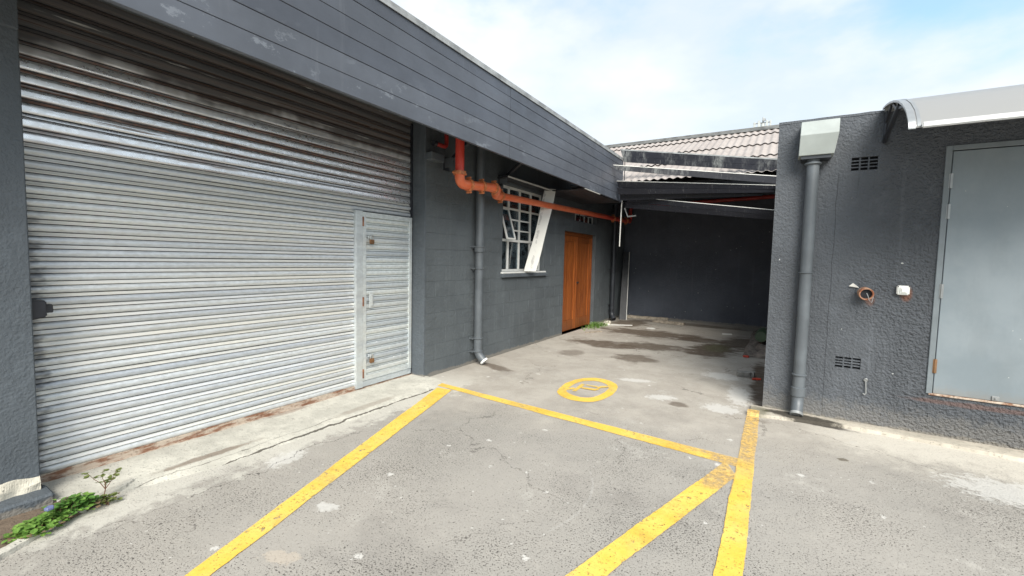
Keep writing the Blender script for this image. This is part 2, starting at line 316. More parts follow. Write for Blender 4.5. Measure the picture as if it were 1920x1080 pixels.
def mat_concrete(name, col=(.52, .50, .44), crack=None, dirt=.5, damp=False):
    m = M(name); n1 = m.noise(3, 5, .65); n2 = m.noise(16, 5, .7); nf = m.noise(120, 2)
    c = m.mix(m.sst(n1, .3, .7), tuple(x*.82 for x in col), tuple(x*1.12 for x in col))
    c = m.mix(m.mul(m.sst(n2, .5, .7), dirt), c, tuple(x*.6 for x in col))
    d1, q1 = m.voro(70); p = m.mul(m.sst(m.add(d1, nf, .25), .42, .3), m.math('GREATER_THAN', m.vm('DOT_PRODUCT', q1, (1, 0, 0)), .72))
    c = m.mix(m.mul(p, .6), c, (.09, .085, .08)); h = m.add(m.add(n2, nf, .2), p, -.4)
    if crack:
        w1 = m.math('SUBTRACT', m.noise(1.5, 7, .66), .5)
        for a0, w, y0, y1, k in crack:
            dd = m.math('ABSOLUTE', m.math('SUBTRACT', m.add(m.x, w1, .22), a0)); wv = m.mul(m.sst(m.noise(5, 3), .3, .7, .35, 1.6), w)
            ck = m.mul(m.math('LESS_THAN', dd, wv), m.sst(m.y, y0, y0+.15), m.sst(m.y, y1, y1-.15))
            c = m.mix(m.mul(ck, k), c, (.06, .05, .04)); h = m.add(h, ck, -1.)
        c = m.mix(m.mul(m.blob((-3.48, 1.52), (.045, .42), -.03, n2, .5, .5, 1.), .75), c, (.19, .145, .11))
        c = m.mix(m.mul(m.blob((-3.42, 2.9), (.06, .5), .03, n2, .8, .5, 1.), .5), c, (.24, .20, .16))
        c = m.mix(m.mul(m.blob((-3.86, 2.35), (.06, .25), .03, n2, .8, .5, 1.), .5), c, (.22, .12, .08))
    if damp:
        c = m.mix(m.mul(m.blob((.24, 5.03), (.40, .12), -.12, n2, .5, .6, 1.0), .92), c, (.035, .030, .024))
        c = m.mix(m.mul(m.blob((-.12, 5.0), (.12, .2), 0, n2, .8, .5, 1.0), .6), c, (.10, .095, .05))
    return m.done(m.bsdf(c, .88, 0, m.bump(h, .9, .01), .25))
APRON = mat_concrete('pale worn apron concrete', (.56, .54, .475), crack=[(-3.30, .009, .9, 4.2, .85), (-3.40, .004, .8, 2.6, .6)])
SKIRT = mat_concrete('dusty skirting concrete', (.50, .455, .38), dirt=.75, damp=True)
PALE = mat_concrete('chipped cream plaster', (.66, .62, .52), dirt=.35)

def mat_yellow():
    m = M('worn yellow road paint'); n = m.noise(3.5, 5, .7); n2 = m.noise(26, 4, .7); nf = m.noise(150, 2, .6)
    c = m.mix(m.sst(n, .3, .7), (.78, .49, .07), (.82, .565, .13))
    old = m.math('MAXIMUM', m.mul(m.sst(m.y, 3.62, 3.75), m.sst(m.x, -1.0, -.3)), m.math('MAXIMUM', m.mul(m.sst(m.y, 3.80, 3.86), m.sst(m.x, -.6, -.4)), m.mul(m.sst(m.x, -.42, -.36), m.sst(m.y, 3.05, 3.2), m.sst(m.x, -.19, -.21))))
    c = m.mix(m.mul(old, .55), c, (.72, .47, .20))
    nA = m.noise(78, 1.5, .5, st=(1, 1.2, 1)); nB = m.noise(135, 2, .55, off=(3, 3, 0)); nC = m.noise(40, 2, .5, off=(9, 1, 0))
    p1 = m.sst(nA, .34, .29); p2 = m.mul(m.sst(nB, .35, .30), .7); p3 = m.sst(nC, .28, .245); p2 = m.math('MAXIMUM', p2, p3)
    near = m.sst(m.y, 4.1, 3.4, .25, 1.)
    pit = m.mul(m.math('MAXIMUM', p1, p2), near)
    c = m.mix(m.mul(pit, .75), c, (.09, .07, .04)); c = m.mix(m.mul(m.sst(m.noise(2.2, 5, .7, off=(3, 9, 0)), .5, .7), .35), c, (.60, .46, .22))
    wear = m.mul(m.sst(m.add(n2, n, .5), .84, .96), .7)
    wear = m.math('MAXIMUM', wear, m.mul(m.sst(m.noise(1.6, 5, .7, off=(8, 3, 0)), .46, .72), m.sst(n2, .25, .6), .55))
    wear = m.math('MAXIMUM', wear, m.mul(old, m.sst(n2, .3, .62), .62))
    tr = m.t.nodes.new('ShaderNodeBsdfTransparent'); sh = m.t.nodes.new('ShaderNodeMixShader')
    m.put(sh.inputs[0], wear); m.t.links.new(m.bsdf(c, .7, 0, m.bump(m.add(n2, pit, -.6), .6, .006), .3), sh.inputs[1]); m.t.links.new(tr.outputs[0], sh.inputs[2])
    return m.done(sh.outputs[0])
YELLOW = mat_yellow()

def mat_wood():
    m = M('varnished orange timber'); g = m.noise(6, 6, .65, st=(5, 5, .35)); f = m.noise(60, 3, .6, st=(3, 3, .12)); b = m.noise(1.3, 3)
    c = m.mix(m.sst(g, .3, .7), (.19, .050, .012), (.36, .110, .024)); c = m.mix(m.mul(m.sst(f, .5, .7), .4), c, (.15, .04, .01))
    c = m.mix(1., c, m.mix(m.rnd, (.82, .78, .75), (1.15, 1.12, 1.1)), 'MULTIPLY')
    c = m.mix(m.mul(m.sst(m.add(m.z, b, .4), .55, .2), .45), c, (.16, .055, .02))
    return m.done(m.bsdf(c, .42, 0, m.bump(f, .25, .002), .4))
WOOD = mat_wood()
def mat_pipe():
    m = M('orange red pipe paint'); n = m.noise(6, 5, .65); n2 = m.noise(40, 3, .6)
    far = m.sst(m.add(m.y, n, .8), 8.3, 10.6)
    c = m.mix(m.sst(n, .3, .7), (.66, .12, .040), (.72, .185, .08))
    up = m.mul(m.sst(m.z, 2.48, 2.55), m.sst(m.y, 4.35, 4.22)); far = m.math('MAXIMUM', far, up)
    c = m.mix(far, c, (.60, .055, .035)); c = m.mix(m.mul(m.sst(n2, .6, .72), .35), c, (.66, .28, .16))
    return m.done(m.bsdf(c, .45, 0, m.bump(n2, .2, .002), .5))
ORANGE = mat_pipe(); REDPIPE = plain('dark red pipe paint', (.32, .025, .02), .45)
COUPL = plain('rust orange coupling paint', (.48, .16, .06), .55, var=.3, vs=30)
DP_GREY = plain('grey downpipe paint', (.105, .118, .130), .42, var=.16, vs=4, bs=.15)
DP_DARK = plain('dark downpipe paint', (.036, .040, .048), .4, var=.2, vs=5)
WHITE = plain('white window paint', (.74, .74, .71), .45, var=.07)
WHITE_R = plain('white plastic', (.76, .76, .72), .45, var=.05)
BLACK = plain('black painted steel', (.018, .020, .026), .45)
ALU = plain('pale aluminium', (.36, .37, .37), .35, .6, var=.08)
RAWALU = plain('brushed pale bar', (.55, .55, .54), .4, .2, var=.1)
CAP = plain('weathered pale edge metal', (.30, .31, .31), .5, .2, var=.35, vs=5)
HOPPER = plain('pale grey hopper paint', (.33, .36, .345), .5, var=.08, vs=5)
def mat_doorleaf():
    m = M('blue grey door enamel'); n = m.noise(1.6, 5, .65); f = m.noise(34, 4, .7)
    c = m.mix(m.sst(n, .3, .7), (.195, .232, .255), (.245, .282, .305)); c = m.mix(m.mul(m.sst(m.noise(3, 5, .7, st=(1, 1, .3)), .5, .7), .3), c, (.17, .195, .205))
    d, q = m.voro(20); c = m.mix(m.mul(m.math('LESS_THAN', m.add(d, f, .1), .11), m.math('GREATER_THAN', m.vm('DOT_PRODUCT', q, (1, 0, 0)), .88)), c, (.55, .56, .55))
    c = m.mix(m.mul(m.sst(m.add(m.z, f, .12), .56, .46), .35), c, (.24, .20, .16))
    return m.done(m.bsdf(c, m.sst(n, .3, .7, .30, .46), 0, m.bump(m.add(m.noise(4, 3), f, .12), .22, .008), .5))
DOORP = mat_doorleaf()
DOORF = plain('grey door frame enamel', (.175, .200, .215), .4, var=.10, vs=5)
TERRA = mat_rust('terracotta', (.30, .11, .055), (.44, .26, .17), st=(1, 1, 1))
HOLLOW = plain('dark pipe hollow', (.015, .015, .02), .8)
SOIL = mat_concrete('dry brown soil', (.15, .115, .085), dirt=.8)
BARK = plain('weathered timber batten', (.34, .29, .23), .85, var=.35, vs=14, bs=.5)
CLOTH = plain('dirty grey brown rag', (.19, .16, .135), .95, var=.35, vs=14, bs=.6, bscale=40, bd=.004)
GREENGL = plain('green plastic', (.05, .085, .045), .3)
BRICKG = plain('grey concrete brick', (.27, .255, .23), .9, var=.25, vs=20, bs=.5)
REDLIT = plain('red litter', (.55, .06, .03), .5); PAPER = plain('white paper', (.75, .74, .70), .8, var=.05)
BLUELIT = plain('blue plastic', (.16, .19, .36), .4)
MAST = plain('pale mast paint', (.42, .44, .43), .6)
def mat_leaf(name, a, b):
    m = M(name); c = m.mix(m.sst(m.noise(22, 3), .3, .7), a, b)
    d = m.bsdf(c, .5, 0, None, .35); t = m.t.nodes.new('ShaderNodeBsdfTranslucent'); m.put(t.inputs[0], m.mix(.4, c, (.25, .4, .05)))
    s = m.t.nodes.new('ShaderNodeMixShader'); s.inputs[0].default_value = .25; m.t.links.new(d, s.inputs[1]); m.t.links.new(t.outputs[0], s.inputs[2])
    return m.done(s.outputs[0])
LEAF_L = mat_leaf('bright weed leaf', (.12, .245, .045), (.20, .34, .075)); LEAF_D = mat_leaf('deep weed leaf', (.065, .16, .035), (.12, .25, .05))
DEAD = plain('dead brown leaf', (.20, .14, .075), .9, var=.4, vs=25)
STEM = plain('reddish stem', (.16, .085, .05), .7); LEAF_S = mat_leaf('olive sprig leaf', (.13, .16, .05), (.19, .22, .075))
def mat_roof():
    m = M('pale fibre cement roofing'); n = m.noise(1.8, 5, .65); g = m.noise(9, 4, .65, st=(2, .4, .4))
    c = m.mix(m.sst(n, .3, .7), (.325, .289, .268), (.38, .347, .325)); c = m.mix(m.mul(m.sst(g, .5, .72), .3), c, (.22, .20, .19))
    c = m.mix(1., c, m.mix(m.rnd, (.93, .92, .92), (1.06, 1.05, 1.04)), 'MULTIPLY')
    return m.done(m.bsdf(c, .8, 0, m.bump(m.noise(70, 3), .3, .004), .3))
ROOF = mat_roof(); RIDGE = plain('dark ridge capping', (.11, .11, .105), .8, var=.4, vs=6)
def mat_glass():
    m = M('dusty window glass'); n = m.noise(7, 5, .7); n2 = m.noise(35, 4, .7)
    g = m.t.nodes.new('ShaderNodeBsdfGlossy'); g.inputs['Roughness'].default_value = .04; g.inputs[0].default_value = (.9, .93, .95, 1)
    t = m.t.nodes.new('ShaderNodeBsdfTransparent'); t.inputs[0].default_value = (.62, .70, .74, 1)
    fr = m.t.nodes.new('ShaderNodeFresnel'); fr.inputs[0].default_value = 1.5
    s = m.t.nodes.new('ShaderNodeMixShader'); m.put(s.inputs[0], m.math('ADD', fr.outputs[0], .05)); m.t.links.new(t.outputs[0], s.inputs[1]); m.t.links.new(g.outputs[0], s.inputs[2])
    d = m.bsdf((.22, .28, .31), .8); s2 = m.t.nodes.new('ShaderNodeMixShader')
    m.put(s2.inputs[0], m.math('MAXIMUM', m.mul(m.sst(n, .35, .75), .28), m.mul(m.sst(n2, .62, .72), .4))); m.t.links.new(s.outputs[0], s2.inputs[1]); m.t.links.new(d, s2.inputs[2])
    return m.done(s2.outputs[0])
GLASS = mat_glass()
def mat_poly():
    m = M('frosted canopy sheet'); d = m.bsdf((.37, .37, .365), .35, 0, m.bump(m.noise(5, 2), .1, .01))
    t = m.t.nodes.new('ShaderNodeBsdfTranslucent'); t.inputs[0].default_value = (.42, .42, .41, 1)
    s = m.t.nodes.new('ShaderNodeMixShader'); s.inputs[0].default_value = .3; m.t.links.new(d, s.inputs[1]); m.t.links.new(t.outputs[0], s.inputs[2]); return m.done(s.outputs[0])
POLY = mat_poly()

# ------------------------------------------------------------------ geometry helpers
class G:
    def __init__(s): s.v = []; s.f = []
    def q(s, pts, faces):
        b = len(s.v); s.v += [tuple(p) for p in pts]; s.f += [tuple(b+i for i in f) for f in faces]; return s
    def box(s, x0, x1, y0, y1, z0, z1):
        return s.q([(x, y, z) for z in (z0, z1) for y in (y0, y1) for x in (x0, x1)],
                   [(0, 2, 3, 1), (4, 5, 7, 6), (0, 1, 5, 4), (2, 6, 7, 3), (0, 4, 6, 2), (1, 3, 7, 5)])
    def hexa(s, a, b):       # two quads (4 pts each) joined into a solid
        return s.q(list(a)+list(b), [(3, 2, 1, 0), (4, 5, 6, 7), (0, 1, 5, 4), (1, 2, 6, 5), (2, 3, 7, 6), (3, 0, 4, 7)])
    def beam(s, p, q, w, h, up=(0, 0, 1)):     # box along p->q, width w (across up), height h (along up)
        p, q = Vector(p), Vector(q); d = (q-p).normalized(); sd = d.cross(Vector(up)).normalized(); u = sd.cross(d)
        c = lambda o: [o+sd*a*w/2+u*b*h/2 for a, b in ((-1, -1), (1, -1), (1, 1), (-1, 1))]
        return s.hexa(c(p), c(q))
    def tube(s, pts, r, n=14, caps=True, r2=None):
        pts = [Vector(p) for p in pts]; rings = []; u = None
        for i, p in enumerate(pts):
            d = (pts[min(i+1, len(pts)-1)]-pts[max(i-1, 0)]).normalized()
            if u is None: u = d.orthogonal().normalized()
            u = (u-d*u.dot(d)).normalized(); w = d.cross(u)
            rr = r if r2 is None else r+(r2-r)*i/(len(pts)-1)
            if isinstance(r, (list, tuple)): rr = r[i]
            rings.append([p+(u*math.cos(2*math.pi*k/n)+w*math.sin(2*math.pi*k/n))*rr for k in range(n)])
        P = [v for g in rings for v in g]; F = []
        for i in range(len(pts)-1):
            for k in range(n): F.append((i*n+k, i*n+(k+1) % n, (i+1)*n+(k+1) % n, (i+1)*n+k))
        if caps: F += [tuple(reversed(range(n))), tuple(range((len(pts)-1)*n, len(pts)*n))]
        return s.q(P, F)
    def ring(s, c, dv, prof, n=22):
        c, dv = Vector(c), Vector(dv).normalized(); u = dv.orthogonal().normalized(); w = dv.cross(u)
        P = [c+dv*t+(u*math.cos(2*math.pi*k/n)+w*math.sin(2*math.pi*k/n))*r for t, r in prof for k in range(n)]
        return s.q(P, [(i*n+k, i*n+(k+1) % n, (i+1)*n+(k+1) % n, (i+1)*n+k) for i in range(len(prof)-1) for k in range(n)])
    def build(s, name, mat, parent=None, bevel=0, smooth=False, seg=1, loc=None):
        me = bpy.data.meshes.new(name); me.from_pydata(s.v, [], s.f)
        bm = bmesh.new(); bm.from_mesh(me); bmesh.ops.recalc_face_normals(bm, faces=bm.faces)
        if bevel: bmesh.ops.bevel(bm, geom=list(bm.edges), offset=bevel, segments=seg, affect='EDGES', clamp_overlap=True)
        if smooth:
            for f in bm.faces: f.smooth = True
            for e in bm.edges:
                if len(e.link_faces) == 2 and e.calc_face_angle(0) > R_(40): e.smooth = False
        bm.to_mesh(me); bm.free()
        return link(name, me, mat, parent, loc)
def link(name, me, mat, parent=None, loc=None):
    o = bpy.data.objects.new(name, me); COL.objects.link(o)
    if mat and not me.materials: me.materials.append(mat)
    if loc is not None: o.location = loc
    if parent is not None:
        o.parent = parent; o.matrix_parent_inverse = wm(parent).inverted()
    return o
def wm(o):
    m = o.matrix_basis.copy()
    return wm(o.parent) @ o.matrix_parent_inverse @ m if o.parent else m
def thing(name, loc, label, cat, group=None):
    o = bpy.data.objects.new(name, None); COL.objects.link(o); o.location = loc; o.empty_display_size = .1
    return tag(o, label, cat, group)
def tag(o, label, cat, group=None):
    o['label'] = label; o['category'] = cat
    if group: o['group'] = group
    return o
def struct(o, kind='structure'): o['kind'] = kind; return o
def arc(c, r, a0, a1, e0, e1, n=7):           # points of an arc in plane spanned by e0,e1
    c, e0, e1 = Vector(c), Vector(e0), Vector(e1)
    return [c+e0*r*math.cos(a0+(a1-a0)*i/n)+e1*r*math.sin(a0+(a1-a0)*i/n) for i in range(n+1)]
def bend(pts, r, n=6):                         # polyline with rounded corners
    pts = [Vector(p) for p in pts]; out = [pts[0]]
    for a, b, c in zip(pts, pts[1:], pts[2:]):
        u, v = (a-b).normalized(), (c-b).normalized()
        p, q = b+u*r, b+v*r
        for i in range(n+1):
            t = i/n; out.append(p*(1-t)**2+b*2*t*(1-t)+q*t*t)
    return out+[pts[-1]]
def wall_mesh(axis, at, back, a0, a1, z0, z1, holes):
    """wall in plane axis=at with thickness to back; holes (a0,a1,z0,z1) get reveals"""
    A = sorted({a0, a1, *[h[0] for h in holes], *[h[1] for h in holes]}); Z = sorted({z0, z1, *[h[2] for h in holes], *[h[3] for h in holes]})
    P = (lambda d, a, z: (d, a, z)) if axis == 'x' else (lambda d, a, z: (a, d, z))
    inh = lambda a, z: any(h[0] < a < h[1] and h[2] < z < h[3] for h in holes)
    g = G()
    for i in range(len(A)-1):
        for j in range(len(Z)-1):
            if inh((A[i]+A[i+1])/2, (Z[j]+Z[j+1])/2): continue
            for dd in (at, back):
                g.q([P(dd, A[i], Z[j]), P(dd, A[i+1], Z[j]), P(dd, A[i+1], Z[j+1]), P(dd, A[i], Z[j+1])], [(0, 1, 2, 3)])
    for h in [(a0, a1, z0, z1)]+list(holes):
        for (p, q) in (((h[0], h[2]), (h[1], h[2])), ((h[1], h[2]), (h[1], h[3])), ((h[1], h[3]), (h[0], h[3])), ((h[0], h[3]), (h[0], h[2]))):
            g.q([P(at, *p), P(at, *q), P(back, *q), P(back, *p)], [(0, 1, 2, 3)])
    return g
def merge(o):
    bm = bmesh.new(); bm.from_mesh(o.data); bmesh.ops.remove_doubles(bm, verts=bm.verts, dist=1e-5); bmesh.ops.recalc_face_normals(bm, faces=bm.faces); bm.to_mesh(o.data); bm.free(); return o

# ================================================================== SETTING
g = G(); g.q([(-160, -160, 0), (160, -160, 0), (160, 160, 0), (-160, 160, 0)], [(0, 1, 2, 3)])
ground = struct(g.build('ground', GROUND))

def lane(a0, a1, b0, b1, z, label, n=130):       # hand painted line with slightly ragged edges
    A0, A1, B0, B1 = (Vector((*p, z)) for p in (a0, a1, b0, b1)); g = G(); P = []; m_ = len(label)
    for i in range(n+1):
        t = i/n; l, r_ = A0.lerp(A1, t), B0.lerp(B1, t); d = (r_-l).normalized()
        P.append(l+d*(.007*mnoise.noise((t*9, m_, 0))+.005*mnoise.noise((t*60, m_, 1)))); P.append(r_+d*(.007*mnoise.noise((t*9, m_, 2))+.005*mnoise.noise((t*60, m_, 3))))
    g.q(P, [(2*i, 2*i+1, 2*i+3, 2*i+2) for i in range(n)])
    o = g.build('painted_line', YELLOW, ground); o['label'] = label; return o
lane((-3.62, 3.985), (-.195, 3.735), (-3.56, 3.885), (-.20, 3.575), .004, 'yellow line across the mouth of the rear bay')
lane((-3.30, 3.80), (-2.074, .30), (-3.105, 3.82), (-1.975, .30), .0055, 'yellow line slanting out from the wall pillar')
lane((-.215, 4.86), (-.19, 1.2), (-.105, 4.86), (-.065, 1.2), .007, 'yellow line running to the annex corner')
lane((-.280, 3.62), (-.936, 1.35), (-.19, 3.40), (-.814, 1.35), .0085, 'yellow diagonal joining the annex corner line')
OUT = [(-2.104, 4.469), (-2.137, 4.593), (-2.168, 4.835), (-2.135, 5.064), (-2.066, 5.21), (-1.96, 5.3), (-1.851, 5.307), (-1.74, 5.27), (-1.639, 5.174), (-1.59, 5.08), (-1.553, 4.913), (-1.54, 4.712), (-1.571, 4.503), (-1.613, 4.388), (-1.682, 4.323), (-1.766, 4.297), (-1.859, 4.29), (-1.958, 4.323), (-2.044, 4.389)]
INN = [(-2.036, 4.576), (-2.053, 4.654), (-2.067, 4.832), (-2.052, 4.975), (-2.01, 5.085), (-1.928, 5.157), (-1.842, 5.161), (-1.755, 5.113), (-1.69, 5.04), (-1.655, 4.94), (-1.643, 4.77), (-1.661, 4.617), (-1.687, 4.517), (-1.738, 4.463), (-1.8, 4.436), (-1.88, 4.451), (-1.957, 4.488), (-2.01, 4.536)]
STR = [[(-2.063, 4.647), (-2.014, 4.733), (-1.987, 4.721), (-1.982, 4.685), (-2.037, 4.595)], [(-1.971, 4.593), (-1.927, 4.605), (-1.947, 4.93), (-1.997, 4.948)], [(-1.938, 4.936), (-1.82, 4.946), (-1.768, 4.931), (-1.751, 4.871), (-1.806, 4.894), (-1.919, 4.896)], [(-1.94, 4.797), (-1.786, 4.816), (-1.752, 4.86), (-1.733, 4.824), (-1.758, 4.756), (-1.92, 4.749)], [(-1.767, 4.86), (-1.769, 4.962), (-1.685, 5.027), (-1.667, 4.973), (-1.74, 4.899), (-1.74, 4.829)]]
def loop_at(poly, c, ang):     # radius of polygon around c at angle, by ray casting
    dx, dy = math.cos(ang), math.sin(ang); best = None
    for (x0, y0), (x1, y1) in zip(poly, poly[1:]+poly[:1]):
        ex, ey = x1-x0, y1-y0; den = dx*ey-dy*ex
        if abs(den) < 1e-9: continue
        t = ((x0-c[0])*ey-(y0-c[1])*ex)/den; u = ((x0-c[0])*dy-(y0-c[1])*dx)/den
        if t > 0 and -1e-6 <= u <= 1+1e-6: best = t if best is None else max(best, t)
    return (c[0]+dx*best, c[1]+dy*best)
c0 = (-1.85, 4.79); N = 64
ro = [loop_at(OUT, c0, 2*math.pi*i/N) for i in range(N)]; ri = [loop_at(INN, c0, 2*math.pi*i/N) for i in range(N)]
g = G(); g.q([(x, y, .004) for x, y in ro+ri], [(i, (i+1) % N, N+(i+1) % N, N+i) for i in range(N)])
sym = g.build('painted_symbol', YELLOW, ground); sym['label'] = 'yellow ring with a letter painted on the bay floor'
g = G()
for k, s_ in enumerate(STR): g.q([(x, y, .0045+k*.0012) for x, y in s_], [tuple(range(len(s_)))])
g.build('painted_letter', YELLOW, sym)

# apron before the shutter: lumpy slab with ragged outer edge
def apron():
    g = G(); ny = 150; y0, y1 = .74, 4.03; nx = 9; P = []
    for i in range(ny+1):
        y = y0+(y1-y0)*i/ny
        e = -3.26-.12*max(0, 1.5-y)/.75*1.6+.05*mnoise.noise((y*1.7, 3, 0))+.022*mnoise.noise((y*9, 1, 0))
        if y > 3.6: e = e-(y-3.6)*.22
        e = max(e, -3.78)
        for j in range(nx):
            t = j/(nx-1); x = -3.95+(e+3.95)*t
            z = .026*(1-t**3)+.004+.005*mnoise.noise((x*7, y*5, 0))*(1-t)
            if j == nx-1: z = -.004
            P.append((x, y, z))
    F = [(i*nx+j, i*nx+j+1, (i+1)*nx+j+1, (i+1)*nx+j) for i in range(ny) for j in range(nx-1)]
    g.q(P, F)
    return g.build('apron', APRON, smooth=True)
struct(apron())
def ribbon(name, line, mat, n=60, h=.02, seed=0):      # low kerb along outer/inner point pairs
    g = G(); P = []
    for i in range(n+1):
        t = i/n*(len(line)-1); k = min(int(t), len(line)-2); u = t-k
        a = [line[k][q]+(line[k+1][q]-line[k][q])*u for q in range(4)]
        w = .012*mnoise.noise((i*.35, seed, 0)); w2 = .012*mnoise.noise((i*.35, seed+5, 0))
        A, B = Vector((a[0]+w, a[1]+w, 0)), Vector((a[2]+w2, a[3]+w2, 0))
        for s_, z in ((0, -.005), (.06, h*.8), (.3, h), (.7, h*.95), (.94, h*.7), (1, -.005)):
            p = A.lerp(B, s_); P.append((p.x, p.y, z+.003*mnoise.noise((p.x*14, p.y*14, seed))))
    g.q(P, [(i*6+j, i*6+j+1, (i+1)*6+j+1, (i+1)*6+j) for i in range(n) for j in range(5)])
    return g.build(name, mat, smooth=True)
struct(ribbon('kerb', [(-3.02, .25, -3.09, .22), (-3.12, .45, -3.19, .43), (-3.27, .68, -3.33, .66), (-3.42, .98, -3.50, .96), (-3.50, 1.10, -3.54, 1.08)], APRON, h=.03, seed=2))
struct(ribbon('skirting_strip', [(-.19, 4.86, -.19, 5.215), (.1, 4.93, .1, 5.215), (.6, 5.02, .6, 5.215), (1.2, 5.0, 1.2, 5.215), (1.7, 4.95, 1.7, 5.215), (4, 4.95, 4, 5.215)], SKIRT, n=140, h=.035, seed=9))
# yellow paint over the lip of the skirting at the corner
g = G(); P = []
for i in range(9):
    for j in range(5): P.append((-.212+.105*j/4, 4.853+.13*i/8, .006+.034*min(1, i/2.0)))
g.q(P, [(i*5+j, i*5+j+1, (i+1)*5+j+1, (i+1)*5+j) for i in range(8) for j in range(4)])
g.build('painted_line', YELLOW, ground)['label'] = 'yellow end of line on the raised concrete lip'
# soil pocket at lower left
g = G(); n = 26; P = []
for i in range(n+1):
    for j in range(n+1):
        y = -.6+1.52*j/n; xr = -3.06-.33*max(0, (y-.25))/.7; x = -3.60+(xr+3.60)*i/n
        P.append((x, y, .012+.02*mnoise.noise((x*6, y*6, 0))+.012*mnoise.noise((x*21, y*21, 4)) if 0 < i < n and 0 < j < n else -.01))
g.q(P, [(i*(n+1)+j, (i+1)*(n+1)+j, (i+1)*(n+1)+j+1, i*(n+1)+j+1) for i in range(n) for j in range(n)])
struct(g.build('soil_patch', SOIL, smooth=True))

# ================================================================== WAREHOUSE
WX = -3.69
wh = thing('warehouse', (WX, 4, 0), 'long low dark grey warehouse with boarded fascia on the left', 'building')
WIN = (5.72, 7.12, 1.30, 2.66); DOOR = (8.0, 9.7, 0., 2.09); CLER = (8.46, 9.70, 2.33, 2.50); SH = (.70, 3.985, 0., 3.13)
wall = merge(wall_mesh('x', WX-.004, WX-.23, -4, 12.1, -.05, 3.42, [SH, WIN, DOOR, CLER]).build('wall', W_BLUE, wh))
# painted blocks, running bond, cut round the openings
blk_cache = {}
def block(y0, y1, z0, z1):
    key = (round(y1-y0, 3), round(z1-z0, 3))
    if key not in blk_cache:
        g = G(); a, b = key; g.box(-.02, 0, .0011, a-.0011, .0011, b-.0011)
        o = g.build('block', W_BLUE, wall, bevel=.0022); blk_cache[key] = o.data
    else: o = link('block', blk_cache[key], W_BLUE, wall)
    o.location = (WX+random.uniform(-.0016, .0010), y0, z0); o.matrix_parent_inverse = wm(wall).inverted()
holes = [WIN, DOOR, CLER]
zc = 0; row = 0
while zc < 2.68:
    z1 = min(zc+.2, 2.70); y = 3.992-(.2 if row % 2 else 0)
    while y < 11.88:
        segs = [(max(y, 3.992), min(y+.4, 11.88), zc, z1)]
        for h in holes:
            ns = []
            for (a, b, c, dd) in segs:
                if b <= h[0]+1e-6 or a >= h[1]-1e-6 or dd <= h[2]+1e-6 or c >= h[3]-1e-6: ns.append((a, b, c, dd)); continue
                if a < h[0]: ns.append((a, h[0], c, dd))
                if b > h[1]: ns.append((h[1], b, c, dd))
                aa, bb = max(a, h[0]), min(b, h[1])
                if c < h[2]: ns.append((aa, bb, c, h[2]))
                if dd > h[3]: ns.append((aa, bb, h[3], dd))
            segs = ns
        for (a, b, c, dd) in segs:
            if b-a > .03 and dd-c > .03: block(a, b, c, dd)
        y += .4
    zc += .2; row += 1
# plastered left pier with plinth
g = G(); g.box(WX-.02, WX, -4, .704, .13, 3.3); g.build('pier', W_PILLAR, wh, bevel=.006)
g = G(); g.box(WX+.001, WX+.035, -4, .699, 2.705, 3.3); g.build('shadow_lip', W_PILLAR, wh, bevel=.004)  # thickened pier top added to cast a dark line beneath it
g = G(); g.box(WX-.05, WX+.13, -4, .735, -.02, .075); g.build('plinth', W_PILLAR, wh, bevel=.012)
g = G(); n = 40; P = []
for i in range(n+1):
    y = .30+.40*i/n
    P += [(WX-.02, y, .02), (WX+.012+.014*mnoise.noise((y*16, 0, 2)), y, .072), (WX+.016+.016*mnoise.noise((y*14, 3, 2)), y, .115+.03*mnoise.noise((y*9, 2, 2))), (WX+.008, y, .165+.03*mnoise.noise((y*11, 7, 2))-.03*abs(i-n/2)/n), (WX-.02, y, .175)]
g.q(P, [(i*5+j, i*5+j+1, (i+1)*5+j+1, (i+1)*5+j) for i in range(n) for j in range(4)]); g.build('chipped_plaster', PALE, wh)
# reveal of the shutter opening on the far side is thick plaster with a ragged arris
g = G(); P = []; n = 90
for i in range(n+1):
    z = 3.1*i/n; w = .006*mnoise.noise((z*9, 0, 0))+.004*mnoise.noise((z*30, 1, 0))
    P += [(WX-.23, 3.979, z), (WX-.02, 3.979+w*.4, z), (WX+.004+w, 3.981+w, z), (WX+.005+w*.5, 4.0+w*.6, z), (WX-.004, 4.015, z)]
g.q(P, [(i*5+j, i*5+j+1, (i+1)*5+j+1, (i+1)*5+j) for i in range(n) for j in range(4)]); g.build('door_jamb', W_PILLAR, wh)
g = G(); g.box(WX-.05, WX+.10, 3.99, 4.22, 2.665, 2.755); g.build('corbel', W_PILLAR, wh, bevel=.006)
# shell so that the inside is dark
g = G(); g.box(-12, WX-.24, -4, -3.8, 0, 3.4); g.box(-12, WX-.24, 11.9, 12.1, 0, 3.4); g.box(-12.2, -12, -4, 12.1, 0, 3.4)
g.build('rear_wall', W_DARK, wh)
g = G(); g.box(-12.2, -2.92, -4, 8.86, 3.43, 3.51); g.build('roof', RIDGE, wh)

